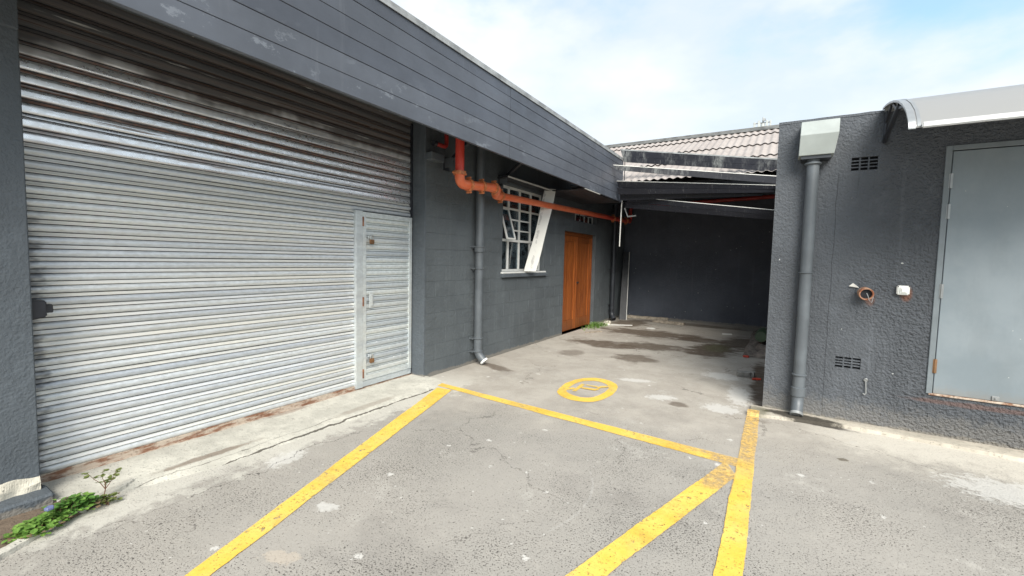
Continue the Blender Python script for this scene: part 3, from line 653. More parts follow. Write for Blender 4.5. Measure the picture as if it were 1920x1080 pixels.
# fascia
FX = -2.85
fb = G(); fb.box(FX-.06, FX-.028, -4, 8.84, 2.73, 3.42); fas = fb.build('fascia', BLACK, wh)
pw = (3.562-2.71)/6
for i in range(6):
    for (a, b) in ((-4, 4.528), (4.534, 8.86)):
        z = 2.71+pw*i; g = G(); n = 14; P = []
        jx = random.uniform(-.0015, .0015)
        for k in range(n+1):
            y = a+(b-a)*k/n; dx = jx+.0025*mnoise.noise((y*.9, i*3.1, 0)); dz = .0012*mnoise.noise((y*.6, i*2, 5))
            for (px, pz) in ((-.03, .0015), (-.003, .0015), (0, .0045), (0, pw-.0045), (-.003, pw-.0015), (-.03, pw-.0015)):
                P.append((FX+px+dx, y, z+pz+dz))
        g.q(P, [(k*6+j, k*6+(j+1) % 6, (k+1)*6+(j+1) % 6, (k+1)*6+j) for k in range(n) for j in range(6)])
        g.q(P[:6], [(0, 1, 2, 3, 4, 5)]); g.q(P[-6:], [(5, 4, 3, 2, 1, 0)])
        g.build('plank', FASCIA, fas)
g = G(); g.box(FX-.075, FX+.012, -4, 8.875, 3.563, 3.590); g.box(FX+.004, FX+.012, -4, 8.875, 3.535, 3.5625); g.build('edge_trim', CAP, wh)
g = G(); g.box(FX-.07, FX+.006, 8.862, 8.885, 2.70, 3.562); g.build('corner_trim', FASCIA, wh, bevel=.004)
g = G(); g.box(FX-.035, FX-.004, 6.95, 7.65, 2.700, 2.7085); g.build('exposed_edge', RAWBOARD, wh)
# soffit boards that are still up
sf = G(); sf.box(FX-.3, FX-.06, 6.98, 8.84, 2.74, 2.76); sof = sf.build('soffit', SOFFIT, wh)
sw = (WX-FX+.03)/-6
for i in range(6):
    x1 = FX-.03-sw*i; g = G(); g.box(x1-sw+.004, x1, 6.96+random.uniform(-.03, .03), 8.84, 2.698, 2.714); g.build('board', SOFFIT, sof, bevel=.002)
for i in range(2):
    x1 = WX+.21-.104*i; g = G(); g.box(x1-.10, x1, 5.50+.03*i, 6.94, 2.698, 2.714); g.build('board', SOFFIT, sof, bevel=.002)
g = G(); g.box(WX+.212, WX+.222, 5.50, 6.93, 2.694, 2.716); g.build('exposed_edge', RAWBOARD, wh)
g = G()
for y in (4.28, 5.62, 6.98, 8.3): g.box(WX-.01, FX-.05, y-.022, y+.022, 3.25, 3.33)
g.build('outrigger', BLACK, wh)

# window with steel bars
Y0, Y1, Z0, Z1 = WIN; wx = WX-.10
g = G(); b = .035
g.box(wx-.02, wx+.015, Y0, Y0+b, Z0, Z1); g.box(wx-.02, wx+.015, Y1-b, Y1, Z0, Z1); g.box(wx-.02, wx+.015, Y0+b, Y1-b, Z1-b, Z1); g.box(wx-.02, wx+.015, Y0+b, Y1-b, Z0, Z0+b)
win = g.build('window', WHITE, wh); win['label'] = 'white steel window with small panes'
VY = [Y0+.02, 6.02, 6.37, 6.74, Y1-.02]; TZ = 1.80; RZ = 2.31
for y in VY[1:4]: g = G(); w_ = .016 if y != 6.37 else .012; g.box(wx-.016, wx+.02, y-w_, y+w_, Z0+b, Z1-b); g.build('glazing_bar', WHITE, win)
g = G(); g.box(wx-.014, wx+.026, Y0+b, Y1-b, TZ-.019, TZ+.019); g.build('transom', WHITE, win)
g = G(); g.box(wx-.012, wx+.017, Y0+b, Y1-b, RZ-.014, RZ+.014); g.build('glazing_bar', WHITE, win)
for z in (1.97, 2.14, 2.48): g = G(); g.box(wx-.012, wx+.017, 6.04, 6.72, z-.011, z+.011); g.build('glazing_bar', WHITE, win)
for i in range(4):
    zs = [Z0+b, TZ, RZ, Z1-b] if i in (0, 3) else [Z0+b, TZ, 1.97, 2.14, RZ, 2.48, Z1-b]
    for a, c in zip(zs, zs[1:]):
        if i == 0 and a == TZ: continue
        g = G(); g.box(wx-.006, wx-.002, VY[i]+.016, VY[i+1]-.016, a+.008, c-.008); g.build('pane', GLASS, win)
# left casement swung open at the foot
def sash(p): return Vector((wx+.02+(RZ-.02-p[1])*.30, p[0], p[1]))
g = G(); ya, yb, za, zb = VY[0]+.02, VY[1]-.025, TZ+.02, RZ-.02
for p, q_ in (((ya, za), (ya, zb)), ((yb, za), (yb, zb)), ((ya, za), (yb, za)), ((ya, zb), (yb, zb))): g.beam(sash(p), sash(q_), .022, .022, (1, 0, .1))
g.build('open_sash', WHITE, win)
g = G(); g.hexa([sash(p)+Vector((-.004, 0, 0)) for p in ((ya, za), (yb, za), (yb, zb), (ya, zb))], [sash(p) for p in ((ya, za), (yb, za), (yb, zb), (ya, zb))]); g.build('pane', GLASS, win)
g = G(); g.box(WX-.08, WX+.035, Y0-.03, Y1+.03, Z0-.03, Z0-.002); g.build('sill', WHITE, win, bevel=.004)
g = G(); g.box(WX-.08, WX+.045, Y0-.03, Y1+.08, Z0-.09, Z0-.032); g.build('sill_ledge', W_PILLAR, win, bevel=.006)
# clerestory strip over the door
g = G(); a, c, z0, z1 = CLER
g.box(wx-.02, wx+.01, a, c, z0, z0+.02); g.box(wx-.02, wx+.01, a, c, z1-.02, z1)
cl = g.build('clerestory_window', WHITE, wh)
ys = [a+(c-a)*i/5 for i in range(6)]
for y in ys: g = G(); y = min(max(y, a+.012), c-.012); g.box(wx-.018, wx+.012, y-.012, y+.012, z0+.021, z1-.021); g.build('glazing_bar', WHITE, cl)
for i in range(5): g = G(); g.box(wx-.006, wx-.002, ys[i]+.013, ys[i+1]-.013, z0+.02, z1-.02); g.build('pane', GLASS, cl)

# timber double door
dx = WX-.11; a, c, z0, z1 = DOOR
g = G(); g.box(dx-.05, dx+.035, a, a+.06, 0, z1); g.box(dx-.05, dx+.035, c-.06, c, 0, z1); g.box(dx-.05, dx+.035, a+.06, c-.06, z1-.07, z1)
door = g.build('door', WOOD, wh, bevel=.004); door['label'] = 'varnished orange brown timber double door'
mid = (a+c)/2
for (p, q_) in ((a+.063, mid-.003), (mid+.003, c-.063)):
    for (u, v, s_, t) in ((p, p+.11, .02, z1-.075), (q_-.11, q_, .02, z1-.075)): g = G(); g.box(dx-.03, dx+.015, u, v, s_, t); g.build('stile', WOOD, door, bevel=.004)
    for (s_, t) in ((.02, .24), (z1-.20, z1-.075)): g = G(); g.box(dx-.03, dx+.013, p+.111, q_-.111, s_, t); g.build('rail', WOOD, door, bevel=.004)
    nb = 4; u0, u1 = p+.111, q_-.111
    for k in range(nb):
        g = G(); g.box(dx-.025, dx-.002, u0+(u1-u0)*k/nb+.001, u0+(u1-u0)*(k+1)/nb-.001, .241, z1-.201); g.build('board', WOOD, door, bevel=.003)
g = G(); g.box(dx+.012, dx+.027, mid-.025, mid+.025, .02, z1-.075); g.build('cover_strip', WOOD, door, bevel=.004)
g = G(); g.tube([(dx+.028, mid+.02, 1.02), (dx+.06, mid+.02, 1.02)], .022, 12); g.build('door_knob', BLACK, door, smooth=True)

# ================================================================== ROLLER SHUTTER
SX = -3.915; PITCH = .0765
rs = thing('roller_shutter', (SX, 2.35, 0), 'wide galvanised roller shutter streaked with rust under the fascia', 'roller shutter')
prof = [(-.012, 0), (.003, .0015), (.010, .005), (.0155, .012), (.018, .021), (.0175, .030), (.014, .038), (.008, .043), (.002, .0455), (-.014, .046), (-.014, .0500), (.010, .0505), (.0105, .053), (.004, .063), (-.002, .0720), (-.012, .0728), (-.012, PITCH)]
prof_up = [(-.012, 0), (.004, .0015), (.006, .004), (.0068, .018), (.0068, .040), (.006, .055), (.004, .0580), (-.012, .059), (-.012, .0625), (.003, .0635), (.0035, .068), (.001, .0785), (-.012, .0795), (-.012, .085)]
def slat_mesh(y0, y1, k_=1, name='slat'):
    g = G(); P = []; n = 8; pf = prof_up if k_ > 1 else prof
    for k in range(n+1):
        y = y0+(y1-y0)*k/n
        for (px, pz) in pf: P.append((px+.0012*mnoise.noise((y*1.3, pz*20, 0)), y, pz))
    m_ = len(pf); g.q(P, [(k*m_+j, k*m_+j+1, (k+1)*m_+j+1, (k+1)*m_+j) for k in range(n) for j in range(m_-1)])
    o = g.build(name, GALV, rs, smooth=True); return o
first = {}
NS = 40
for i in range(NS):
    z = .075+i*PITCH if i < 27 else 2.1405+(i-27)*.085; key = 'short' if z+PITCH < 2.03 else 'long' if i < 27 else 'upper'
    if key not in first:
        o = slat_mesh(.60, 3.15 if key == 'short' else 4.0, .085/PITCH if key == 'upper' else 1); first[key] = o
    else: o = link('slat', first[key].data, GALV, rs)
    o.location = (SX+random.uniform(-.002, .002), random.uniform(-.002, .004), z); o.matrix_parent_inverse = wm(rs).inverted()
    o.rotation_euler = (random.uniform(-.0006, .0006), random.uniform(-.045, .045) if key != 'upper' else random.uniform(-.022, .022), 0)
g = G(); g.box(SX-.03, SX-.008, .60, 4.0, .02, 3.25); g.build('curtain_backing', BLACK, rs)
g = G(); g.box(SX-.012, SX+.018, .60, 3.985, .026, .078); g.box(SX-.01, SX+.036, .60, 3.985, .022, .034); g.build('bottom_bar', RUSTBAR, rs, bevel=.002)
g = G(); g.box(SX-.02, SX+.030, 3.955, 3.978, .03, 3.1); g.build('guide_rail', BLACK, rs)
# wicket door
wx0 = SX+.022
g = G(); g.box(wx0-.02, wx0+.022, 3.125, 3.218, .045, 1.985); wk = g.build('wicket_door', GALV_W, rs, bevel=.003)
wk['label'] = 'narrow wicket door of galvanised slats set in the shutter'
g = G(); fy0, fy1, fz0, fz1 = 3.222, 3.962, .115, 1.975
g.box(wx0-.02, wx0+.018, fy0, fy0+.045, fz0, fz1); g.box(wx0-.02, wx0+.018, fy1-.045, fy1, fz0, fz1); g.box(wx0-.02, wx0+.018, fy0+.045, fy1-.045, fz1-.055, fz1); g.box(wx0-.02, wx0+.018, fy0+.045, fy1-.045, fz0, fz0+.055)
g.build('door_frame', GALV_W, wk, bevel=.002)
wp = [(-.016, 0), (.0, .0015), (.004, .004), (-.001, .014), (-.016, .0155), (-.016, .019), (.004, .020), (.010, .026), (.0115, .040), (.0105, .054), (.006, .064), (.0, .0675), (-.016, .0685), (-.016, .0715)]
nW = 24; wpit = (fz1-.055-fz0-.055)/nW; base = None
for i in range(nW):
    if base is None:
        g = G(); P = []
        for y in (fy0+.045, (fy0+fy1)/2, fy1-.045): P += [(px, y, pz*wpit/.0715) for px, pz in wp]
        m_ = len(wp); g.q(P, [(k*m_+j, k*m_+j+1, (k+1)*m_+j+1, (k+1)*m_+j) for k in range(2) for j in range(m_-1)]); o = g.build('slat', GALV_W, wk, smooth=True); base = o
    else: o = link('slat', base.data, GALV_W, wk)
    o.location = (wx0, 0, fz0+.055+i*wpit); o.matrix_parent_inverse = wm(wk).inverted()
g = G(); g.box(wx0-.018, wx0+.012, 3.222, 3.962, .048, .110); g.build('kick_plate', GALV_W, wk, bevel=.002)
for z in (1.87, 1.0, .20):
    g = G(); g.tube([(wx0+.022, 3.2195, z-.05), (wx0+.022, 3.2195, z+.05)], .009, 10); g.box(wx0+.018, wx0+.0235, 3.210, 3.230, z-.045, z+.045); g.build('hinge', RUST, wk, smooth=True)
g = G(); g.box(wx0+.019, wx0+.026, 3.30, 3.36, .92, 1.10); g.box(wx0+.026, wx0+.034, 3.318, 3.345, .945, 1.075); g.build('lock_plate', GALV_W, wk, bevel=.003)
for z in (1.70, .385): g = G(); g.box(wx0+.018, wx0+.034, 3.285, 3.345, z-.012, z+.02); g.build('hasp', GALV_W, wk, bevel=.003)
def padlock(z, label):
    t = thing('padlock', (wx0+.05, 3.315, z-.075), label, 'padlock', 'padlocks on the wicket door')
    g = G(); g.box(wx0+.036, wx0+.064, 3.288, 3.342, z-.075, z-.025); g.build('lock_body', BRASS, t, bevel=.005, seg=2)
    g = G(); g.tube([(wx0+.05, 3.298, z-.03), (wx0+.05, 3.298, z)]+arc((wx0+.05, 3.315, z), .017, math.pi, 0, (0, 1, 0), (0, 0, 1))+[(wx0+.05, 3.332, z-.03)], .0048, 8); g.build('shackle', CHROME, t, smooth=True)
padlock(1.705, 'brass padlock near the top of the wicket door'); padlock(.385, 'brass padlock near the foot of the wicket door')
t = thing('shutter_lock', (WX-.10, .73, 1.08), 'black lock housing at the left edge of the shutter', 'lock')
g = G(); g.hexa([(-3.83, .66, 1.205), (-3.70, .66, 1.205), (-3.70, .66, 1.07), (-3.83, .66, 1.07)], [(-3.83, .775, 1.19), (-3.72, .77, 1.19), (-3.72, .77, 1.095), (-3.83, .775, 1.095)]); g.build('housing', BLACK, t, bevel=.006, seg=2)
g = G(); g.box(-3.80, -3.745, .77, .802, 1.115, 1.165); g.build('bolt', BLACK, t, bevel=.004)

# ================================================================== DOWNPIPES
def collar(t, c, r, h=.03, mat=DP_GREY, name='collar'):
    g = G(); z = c[2]; g.tube([(c[0], c[1], z-h/2), (c[0], c[1], z-h/2+.004), (c[0], c[1], z+h/2-.004), (c[0], c[1], z+h/2)], [r, r+.006, r+.006, r], 20); g.build(name, mat, t, smooth=True)
def open_end(t, c, dirv, r, mat_rim, mat_in):
    c, dv = Vector(c), Vector(dirv).normalized(); g = G(); g.ring(c, dv, [(-.015, r*1.07), (.012, r*1.07), (.012, r*.90), (-.05, r*.88)]); g.build('pipe_rim', mat_rim, t, smooth=True)
    g = G(); g.tube([c+dv*.002, c+dv*.004], r*.9, 20); g.build('pipe_inside', mat_in, t)
def downpipe(x, y, r, ztop, label, mat, shoe, collars, rim, inside, group='downpipes'):
    t = thing('downpipe', (x, y, 0), label, 'downpipe', group)
    sx, sy = shoe; L = .115
    path = bend([(x, y, ztop), (x, y, .16), (x+sx*L, y+sy*L, .055)], .07)
    g = G(); g.tube(path, r, 20); g.build('pipe', mat, t, smooth=True)
    d = Vector(path[-1])-Vector(path[-2]); open_end(t, path[-1], d, r, rim, inside)
    for z, h, rr in collars: collar(t, (x, y, z), r+rr, h, mat)
    for z, h, rr in collars:
        if h < .025 and x < 0:
            g = G(); g.box(min(x, x+.0)-.0, x, 0, 0, 0, 0) if False else g.box(x-.09 if mat is not DP_GREY or True else x, x-.02, y-r-.025, y-r-.006, z-.008, z+.008); g.build('bracket', mat, t)
    return t
downpipe(-3.60, 4.99, .058, 3.40, 'grey downpipe beside the window behind the orange pipe', DP_GREY, (.9, .15), [(1.62, .07, .008), (1.66, .022, .016), (1.36, .018, .006), (.375, .018, .006), (.19, .022, .007)], WHITE_R, SKIRT)
downpipe(-3.60, 10.75, .056, 2.9, 'black downpipe in the corner of the rear bay', DP_DARK, (.7, -.6), [(1.30, .02, .010), (1.24, .04, .005), (.42, .018, .012), (.30, .05, .008)], DP_DARK, HOLLOW)
t = downpipe(.208, 5.115, .052, 2.62, 'grey downpipe with pale rainwater hopper on annex wall', DP_GREY, (-.05, -.75), [(2.47, .02, .012), (1.43, .012, .004), (.43, .016, .006), (.26, .09, .004)], CAP, CAP)
g = G(); hx0, hx1 = .085, .388
up = [(hx0+.008, 5.03, 2.85), (hx1, 5.03, 2.85)]; md = [(hx0+.004, 4.975, 2.715), (hx1-.004, 4.975, 2.715)]; lo = [(hx0, 5.02, 2.535), (hx1-.028, 5.02, 2.535)]
bk = [(hx0, 5.199, 2.535), (hx1-.028, 5.199, 2.535), (hx1, 5.199, 2.85), (hx0+.008, 5.199, 2.85)]
g.q(up+md+lo+bk, [(0, 2, 3, 1), (2, 4, 5, 3), (4, 6, 7, 5), (6, 9, 8, 7), (0, 1, 8, 9), (0, 9, 6, 4, 2), (1, 3, 5, 7, 8)])
g.build('hopper_head', HOPPER, t, bevel=.003)
g = G(); g.box(hx0+.02, hx1-.05, 5.035, 5.198, 2.505, 2.534); g.build('hopper_base', DP_DARK, t)

# ================================================================== FIRE PIPE
fp = thing('fire_pipe', (-3.3, 4.15, 2.3), 'orange red water pipe running along the wall over window and door', 'pipe')
p1 = [(-3.3, 4.15, 3.42), (-3.3, 4.15, 2.50)]
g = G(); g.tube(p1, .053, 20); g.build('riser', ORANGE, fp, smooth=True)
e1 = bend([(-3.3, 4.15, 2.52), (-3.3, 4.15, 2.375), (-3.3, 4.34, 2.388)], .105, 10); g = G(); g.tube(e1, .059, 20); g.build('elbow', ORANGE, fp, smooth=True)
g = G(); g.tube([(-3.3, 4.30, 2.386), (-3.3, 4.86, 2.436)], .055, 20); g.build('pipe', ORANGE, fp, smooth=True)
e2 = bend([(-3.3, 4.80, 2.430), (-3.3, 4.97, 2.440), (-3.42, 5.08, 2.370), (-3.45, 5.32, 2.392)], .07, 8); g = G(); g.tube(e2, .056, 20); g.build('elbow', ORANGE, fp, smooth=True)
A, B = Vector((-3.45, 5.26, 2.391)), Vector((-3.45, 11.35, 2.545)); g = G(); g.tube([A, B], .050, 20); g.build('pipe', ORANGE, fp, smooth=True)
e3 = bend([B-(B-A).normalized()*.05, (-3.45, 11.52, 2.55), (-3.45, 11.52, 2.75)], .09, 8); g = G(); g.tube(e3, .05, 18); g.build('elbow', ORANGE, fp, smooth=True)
g = G(); g.tube(bend([(-3.45, 11.52, 2.70), (-3.45, 11.52, 2.93), (-2.9, 11.52, 2.95)], .09, 8)+[(.5, 11.52, 3.05)], .045, 18); g.build('branch', REDPIPE, fp, smooth=True)
def coupling(c, dv, r, w=.045):
    c, dv = Vector(c), Vector(dv).normalized(); g = G(); g.tube([c-dv*w/2, c-dv*w*.45, c+dv*w*.45, c+dv*w/2], [r, r+.017, r+.017, r], 20)
    cp = g.build('coupling', COUPL, fp, smooth=True)
    s_ = dv.cross(Vector((1, 0, 0))) if abs(dv.x) < .9 else Vector((0, 0, 1)); s_.normalize()
    for k in (-1, 1):
        p = c+s_*k*(r+.026); g = G(); q_ = Vector((1, 0, 0)); g.tube([p-q_*.035, p+q_*.035], .012, 8); g.build('bolt', COUPL, cp, smooth=True)
for c, dv, r in [((-3.3, 4.15, 2.50), (0, 0, 1), .06), ((-3.3, 4.33, 2.388), (0, 1, .08), .06), ((-3.3, 4.60, 2.413), (0, 1, .09), .056), ((-3.3, 4.88, 2.436), (0, 1, .05), .058), ((-3.448, 5.26, 2.386), (0, 1, .05), .058),
                 ((-3.45, 10.15, 2.514), (0, 1, .02), .05), ((-3.45, 10.72, 2.529), (0, 1, .02), .05), ((-3.45, 11.15, 2.54), (0, 1, .02), .052), ((-3.45, 11.52, 2.70), (0, 0, 1), .052)]: coupling(c, dv, r)
for y in (6.9, 8.7):
    zz = 2.391+(y-5.26)/6.09*.154; g = G(); g.box(WX-.01, -3.44, y-.012, y+.012, zz-.062, zz-.048); g.box(WX-.004, WX+.012, y-.012, y+.012, zz-.11, zz+.02); g.build('support', BLACK, fp)
t = thing('pipe_stub', (-3.6, 4.1, 2.87), 'short red pipe elbow above the corbel under the fascia', 'pipe')
g = G(); g.tube(bend([(-3.60, 4.26, 3.3), (-3.60, 4.26, 2.86), (-3.60, 4.06, 2.86)], .05), .026, 14); g.build('pipe', REDPIPE, t, smooth=True)
g = G(); g.tube([(-3.60, 4.07, 2.86), (-3.60, 4.02, 2.86)], .036, 14); g.build('coupling', BLACK, t, smooth=True)
# braces
def brace(y, label):
    t = thing('steel_brace', (WX, y, 2.62), label, 'bracket', 'braces under the fascia')
    g = G(); g.beam((WX+.02, y, 2.665), (-2.93, y, 3.22), .05, .045); g.build('strut', BLACK, t, bevel=.003)
    g = G(); g.box(WX-.004, WX+.012, y-.045, y+.045, 2.60, 2.76); g.build('base_plate', BLACK, t)
    g = G(); g.box(WX+.012, WX+.14, y-.035, y-.027, 2.63, 2.745); g.build('gusset', DP_GREY, t)
brace(4.36, 'dark steel brace beside the top of the orange riser'); brace(5.62, 'dark steel brace above the window where soffit is missing')

# ================================================================== LOOSE BOARDS
t = thing('hanging_board', (-3.56, 6.40, 1.30), 'long white soffit board fallen onto the window sill', 'board')
g = G(); a, bq = Vector((-3.50, 6.93, 2.735)), Vector((-3.585, 6.42, 1.302)); wv = Vector((.60, .79, 0)).normalized()*.105; nv = (bq-a).cross(wv).normalized()*.004
sg = 16; P = []
for i in range(sg+1):
    u = i/sg; c = a.lerp(bq, u)+Vector((.02*math.sin(u*math.pi), 0, 0)); ww = wv*(1+.06*math.sin(u*9))
    for s1, s2 in ((-1, -1), (1, -1), (1, 1), (-1, 1)): P.append(c+ww*s1+nv*s2)
g.q(P, [(i*4+j, i*4+(j+1) % 4, (i+1)*4+(j+1) % 4, (i+1)*4+j) for i in range(sg) for j in range(4)]+[(3, 2, 1, 0), (sg*4, sg*4+1, sg*4+2, sg*4+3)])
def mat_board():
    m = M('bare board with glue line'); n = m.noise(9, 5, .7, st=(1, 1, 1.6)); n2 = m.noise(2, 3)
    v = m.math('ADD', m.math('MULTIPLY', m.y, .79), m.math('MULTIPLY', m.x, .60)); 
    ctr = m.math('MULTIPLY_ADD', m.math('SUBTRACT', m.z, 1.302), .246, 2.93)
    dd = m.math('ABSOLUTE', m.math('SUBTRACT', v, m.math('ADD', ctr, m.math('MULTIPLY', m.math('SUBTRACT', n, .5), .10))))
    c = m.mix(m.mul(m.sst(dd, .028, .012), m.sst(m.noise(14, 3, .6), .42, .55), .55), m.mix(n2, (.70, .69, .64), (.78, .77, .72)), (.32, .31, .30))
    return m.done(m.bsdf(c, .65))
g.build('board', mat_board(), t)
t = thing('metal_strip', (-2.87, 9.0, 1.82), 'thin white metal strip dangling from the fascia corner', 'strip')
g = G(); g.beam((-2.852, 8.90, 2.80), (-2.875, 8.93, 1.81), .028, .012, (1, 0, 0)); g.build('strip', RAWBOARD, t)
g = G(); g.tube([(-2.852, 8.892, 2.74), (-2.852, 8.872, 2.74)], .008, 8); g.build('rivet', CHROME, t)
t = thing('bent_bracket', (-2.76, 9.0, 2.40), 'bent grey metal angle hanging below the broken boards', 'bracket')
g = G(); g.beam((-2.82, 9.0, 2.60), (-2.745, 9.0, 2.42), .02, .02, (0, 1, 0)); g.beam((-2.755, 9.0, 2.425), (-2.585, 9.02, 2.445), .02, .035, (0, 1, .4)); g.build('angle', CAP, t)
g = G(); g.tube([(-2.82, 9.0, 2.59), (-2.835, 8.95, 2.70)], .004, 6); g.build('wire', BLACK, t)
t = thing('leaning_plank', (-3.38, 11.15, 0), 'dark plank with a white edge leaning in the rear corner', 'plank')
a, bq = Vector((-3.42, 11.10, .0)), Vector((-3.56, 11.70, 1.76)); wv = Vector((.9, .45, 0)).normalized()*.085; nv = (bq-a).cross(wv).normalized()*.009
g = G(); g.hexa([a-wv-nv, a+wv-nv, a+wv+nv, a-wv+nv], [bq-wv-nv, bq+wv*.7-nv, bq+wv*.7+nv, bq-wv+nv]); g.build('plank', SOFFIT, t)
g = G(); k = wv.normalized()*.014; o_ = wv*1.01; g.hexa([a+o_-nv*1.3, a+o_+k-nv*1.3, a+o_+k+nv*1.3, a+o_+nv*1.3], [bq+o_*.72-nv*1.3, bq+o_*.72+k-nv*1.3, bq+o_*.72+k+nv*1.3, bq+o_*.72+nv*1.3]); g.build('white_edge', RAWBOARD, t)

# ================================================================== REAR BUILDING
YB = 11.9
rb = thing('rear_building', (-1.5, YB, 0), 'dark walled rear building with pale corrugated roof over the bay', 'building')
g = G(); g.box(WX-.006, .2, YB, YB+.2, -.05, 4.25); g.build('wall', W_BACK, rb)
g = G(); g.box(-8, WX-.25, YB+.22, YB+.4, 0, 4.0); g.box(.21, 9, YB, YB+.2, -.05, 4.25); g.build('side_wall', W_BACK, rb)
SL = .45; rz = lambda y: 3.165+SL*(y-9.0)
g = G(); g.hexa([(-8, 9.0, rz(9)-.14), (9, 9.0, rz(9)-.14), (9, 12.7, rz(12.7)-.14), (-8, 12.7, rz(12.7)-.14)], [(-8, 9.0, rz(9)-.10), (9, 9.0, rz(9)-.10), (9, 12.7, rz(12.7)-.10), (-8, 12.7, rz(12.7)-.10)])
roof = g.build('roof', W_DARK, rb)
rows = [(8.78, 10.10), (9.97, 11.14), (11.01, 12.25), (12.12, 12.80)]
SW = 1.022; PT = .146
for r_, (ya, yb) in enumerate(rows):
    me = None
    for k in range(15):
        x0 = -7.6+k*SW
        if me is None:
            g = G(); P = []; nx = 7*10+4
            for (y, lift) in ((ya, .034), ((ya+yb)/2, .018), (yb, 0)):
                for i in range(nx+1):
                    x = i*PT/10; P.append((x, y, rz(y)+lift+.0145*math.cos(2*math.pi*x/PT)))
            F = [(j*(nx+1)+i, j*(nx+1)+i+1, (j+1)*(nx+1)+i+1, (j+1)*(nx+1)+i) for j in range(2) for i in range(nx)]
            g.q(P, F); o = g.build('roof_sheet', ROOF, roof, smooth=True); me = o.data
        else: o = link('roof_sheet', me, ROOF, roof)
        o.location = (x0, 0, (k % 2)*.004); o.matrix_parent_inverse = wm(roof).inverted()
g = G(); g.tube([(-7.7, 12.78, rz(12.75)+.02), (8, 12.78, rz(12.75)+.02)], .075, 14); g.hexa([(-7.7, 12.55, rz(12.55)+.035), (8, 12.55, rz(12.55)+.035), (8, 12.8, rz(12.75)+.085), (-7.7, 12.8, rz(12.75)+.085)], [(-7.7, 12.55, rz(12.55)+.048), (8, 12.55, rz(12.55)+.048), (8, 12.8, rz(12.75)+.098), (-7.7, 12.8, rz(12.75)+.098)])
g.build('ridge_cap', RIDGE, roof, smooth=True)
g = G(); g.hexa([(-8, 12.75, 4.4), (9, 12.75, 4.4), (9, 16, 3.2), (-8, 16, 3.2)], [(-8, 12.75, 4.84), (9, 12.75, 4.84), (9, 16, 3.3), (-8, 16, 3.3)]); g.build('far_slope', ROOF, rb)
g = G(); g.beam((-3.7, 9.06, 2.98), (-.1, 9.06, 2.98), .07, .15); g.build('eaves_beam', BLACK, rb)
for xx in (-2.7, -1.5, -.4): g = G(); g.beam((xx, 9.1, 3.0), (xx, 11.88, 4.2), .05, .10); g.build('rafter', BLACK, rb)

cfz = thing('collapsed_fascia', (-1.5, 8.8, 2.26), 'loose sagging fascia planks hanging across the rear bay', 'fascia')
def loose(Lp, Rp, Lw, Rw, y_off=(0, 0), mat=FASCIA_OLD, edge=True, cut=.0, bow=.0, tilt=0.):
    """plank from left top point to right top point; Lw/Rw visible face drop"""
    Lp, Rp = Vector(Lp), Vector(Rp); th = Vector((0, .018, 0)); n = 10; g = G(); P = []; E = []
    for i in range(n+1):
        u = i/n; p = Lp.lerp(Rp, u)+Vector((0, 0, bow*math.sin(math.pi*u))); w = Lw+(Rw-Lw)*u
        dn = Vector((cut*(1-u), tilt, -1)).normalized()*w
        P += [p, p+dn, p+dn+th, p+th]
    g.q(P, [(i*4+j, i*4+(j+1) % 4, (i+1)*4+(j+1) % 4, (i+1)*4+j) for i in range(n) for j in range(4)]+[(3, 2, 1, 0), (n*4, n*4+1, n*4+2, n*4+3)])
    o = g.build('plank', mat, cfz)
    if edge:
        g = G(); Q = []
        for i in range(n+1):
            p = P[i*4]; Q += [p+Vector((0, -.002, .0)), p+Vector((0, -.002, edge)), p+th+Vector((0, .002, edge)), p+th]
        g.q(Q, [(i*4+j, i*4+(j+1) % 4, (i+1)*4+(j+1) % 4, (i+1)*4+j) for i in range(n) for j in range(4)]+[(3, 2, 1, 0), (n*4, n*4+1, n*4+2, n*4+3)]); g.build('white_edge', RAWBOARD if edge < .02 else CAP, o)
    return o
loose((-2.885, 8.80, 3.740), (-.10, 8.80, 3.275), .125, .098, edge=.022, cut=.3)
loose((-2.845, 8.803, 3.619), (-.10, 8.803, 3.182), .125, .098, edge=False, cut=.3)
loose((-2.825, 8.22, 3.325), (-.10, 8.72, 2.985), .125, .118, edge=.011, cut=.8)
loose((-2.825, 8.45, 3.062), (-.10, 8.74, 2.838), .13, .06, edge=.011, cut=.2, tilt=.35)
loose((-2.815, 8.46, 2.930), (-.10, 8.77, 2.778), .125, .05, edge=False, cut=.1, tilt=.4)
loose((-2.800, 8.60, 2.830), (-.35, 8.84, 2.728), .12, .03, edge=False, tilt=.25)
loose((-2.72, 8.78, 2.800), (-.10, 8.71, 2.417), .10, .085, edge=.010, tilt=.25)
loose((-2.755, 8.80, 2.700), (-.10, 8.73, 2.330), .12, .075, edge=False, tilt=.4)
g = G(); g.tube([(-2.80, 8.83, 3.62), (-2.80, 8.84, 3.10)], .009, 6); g.build('hanger_rod', BLACK, cfz)
g = G(); g.tube([(-1.78, 8.9, 2.60), (-1.77, 8.88, 2.52), (-1.78, 8.86, 2.46)], .004, 6); g.build('wire', CAP, cfz)

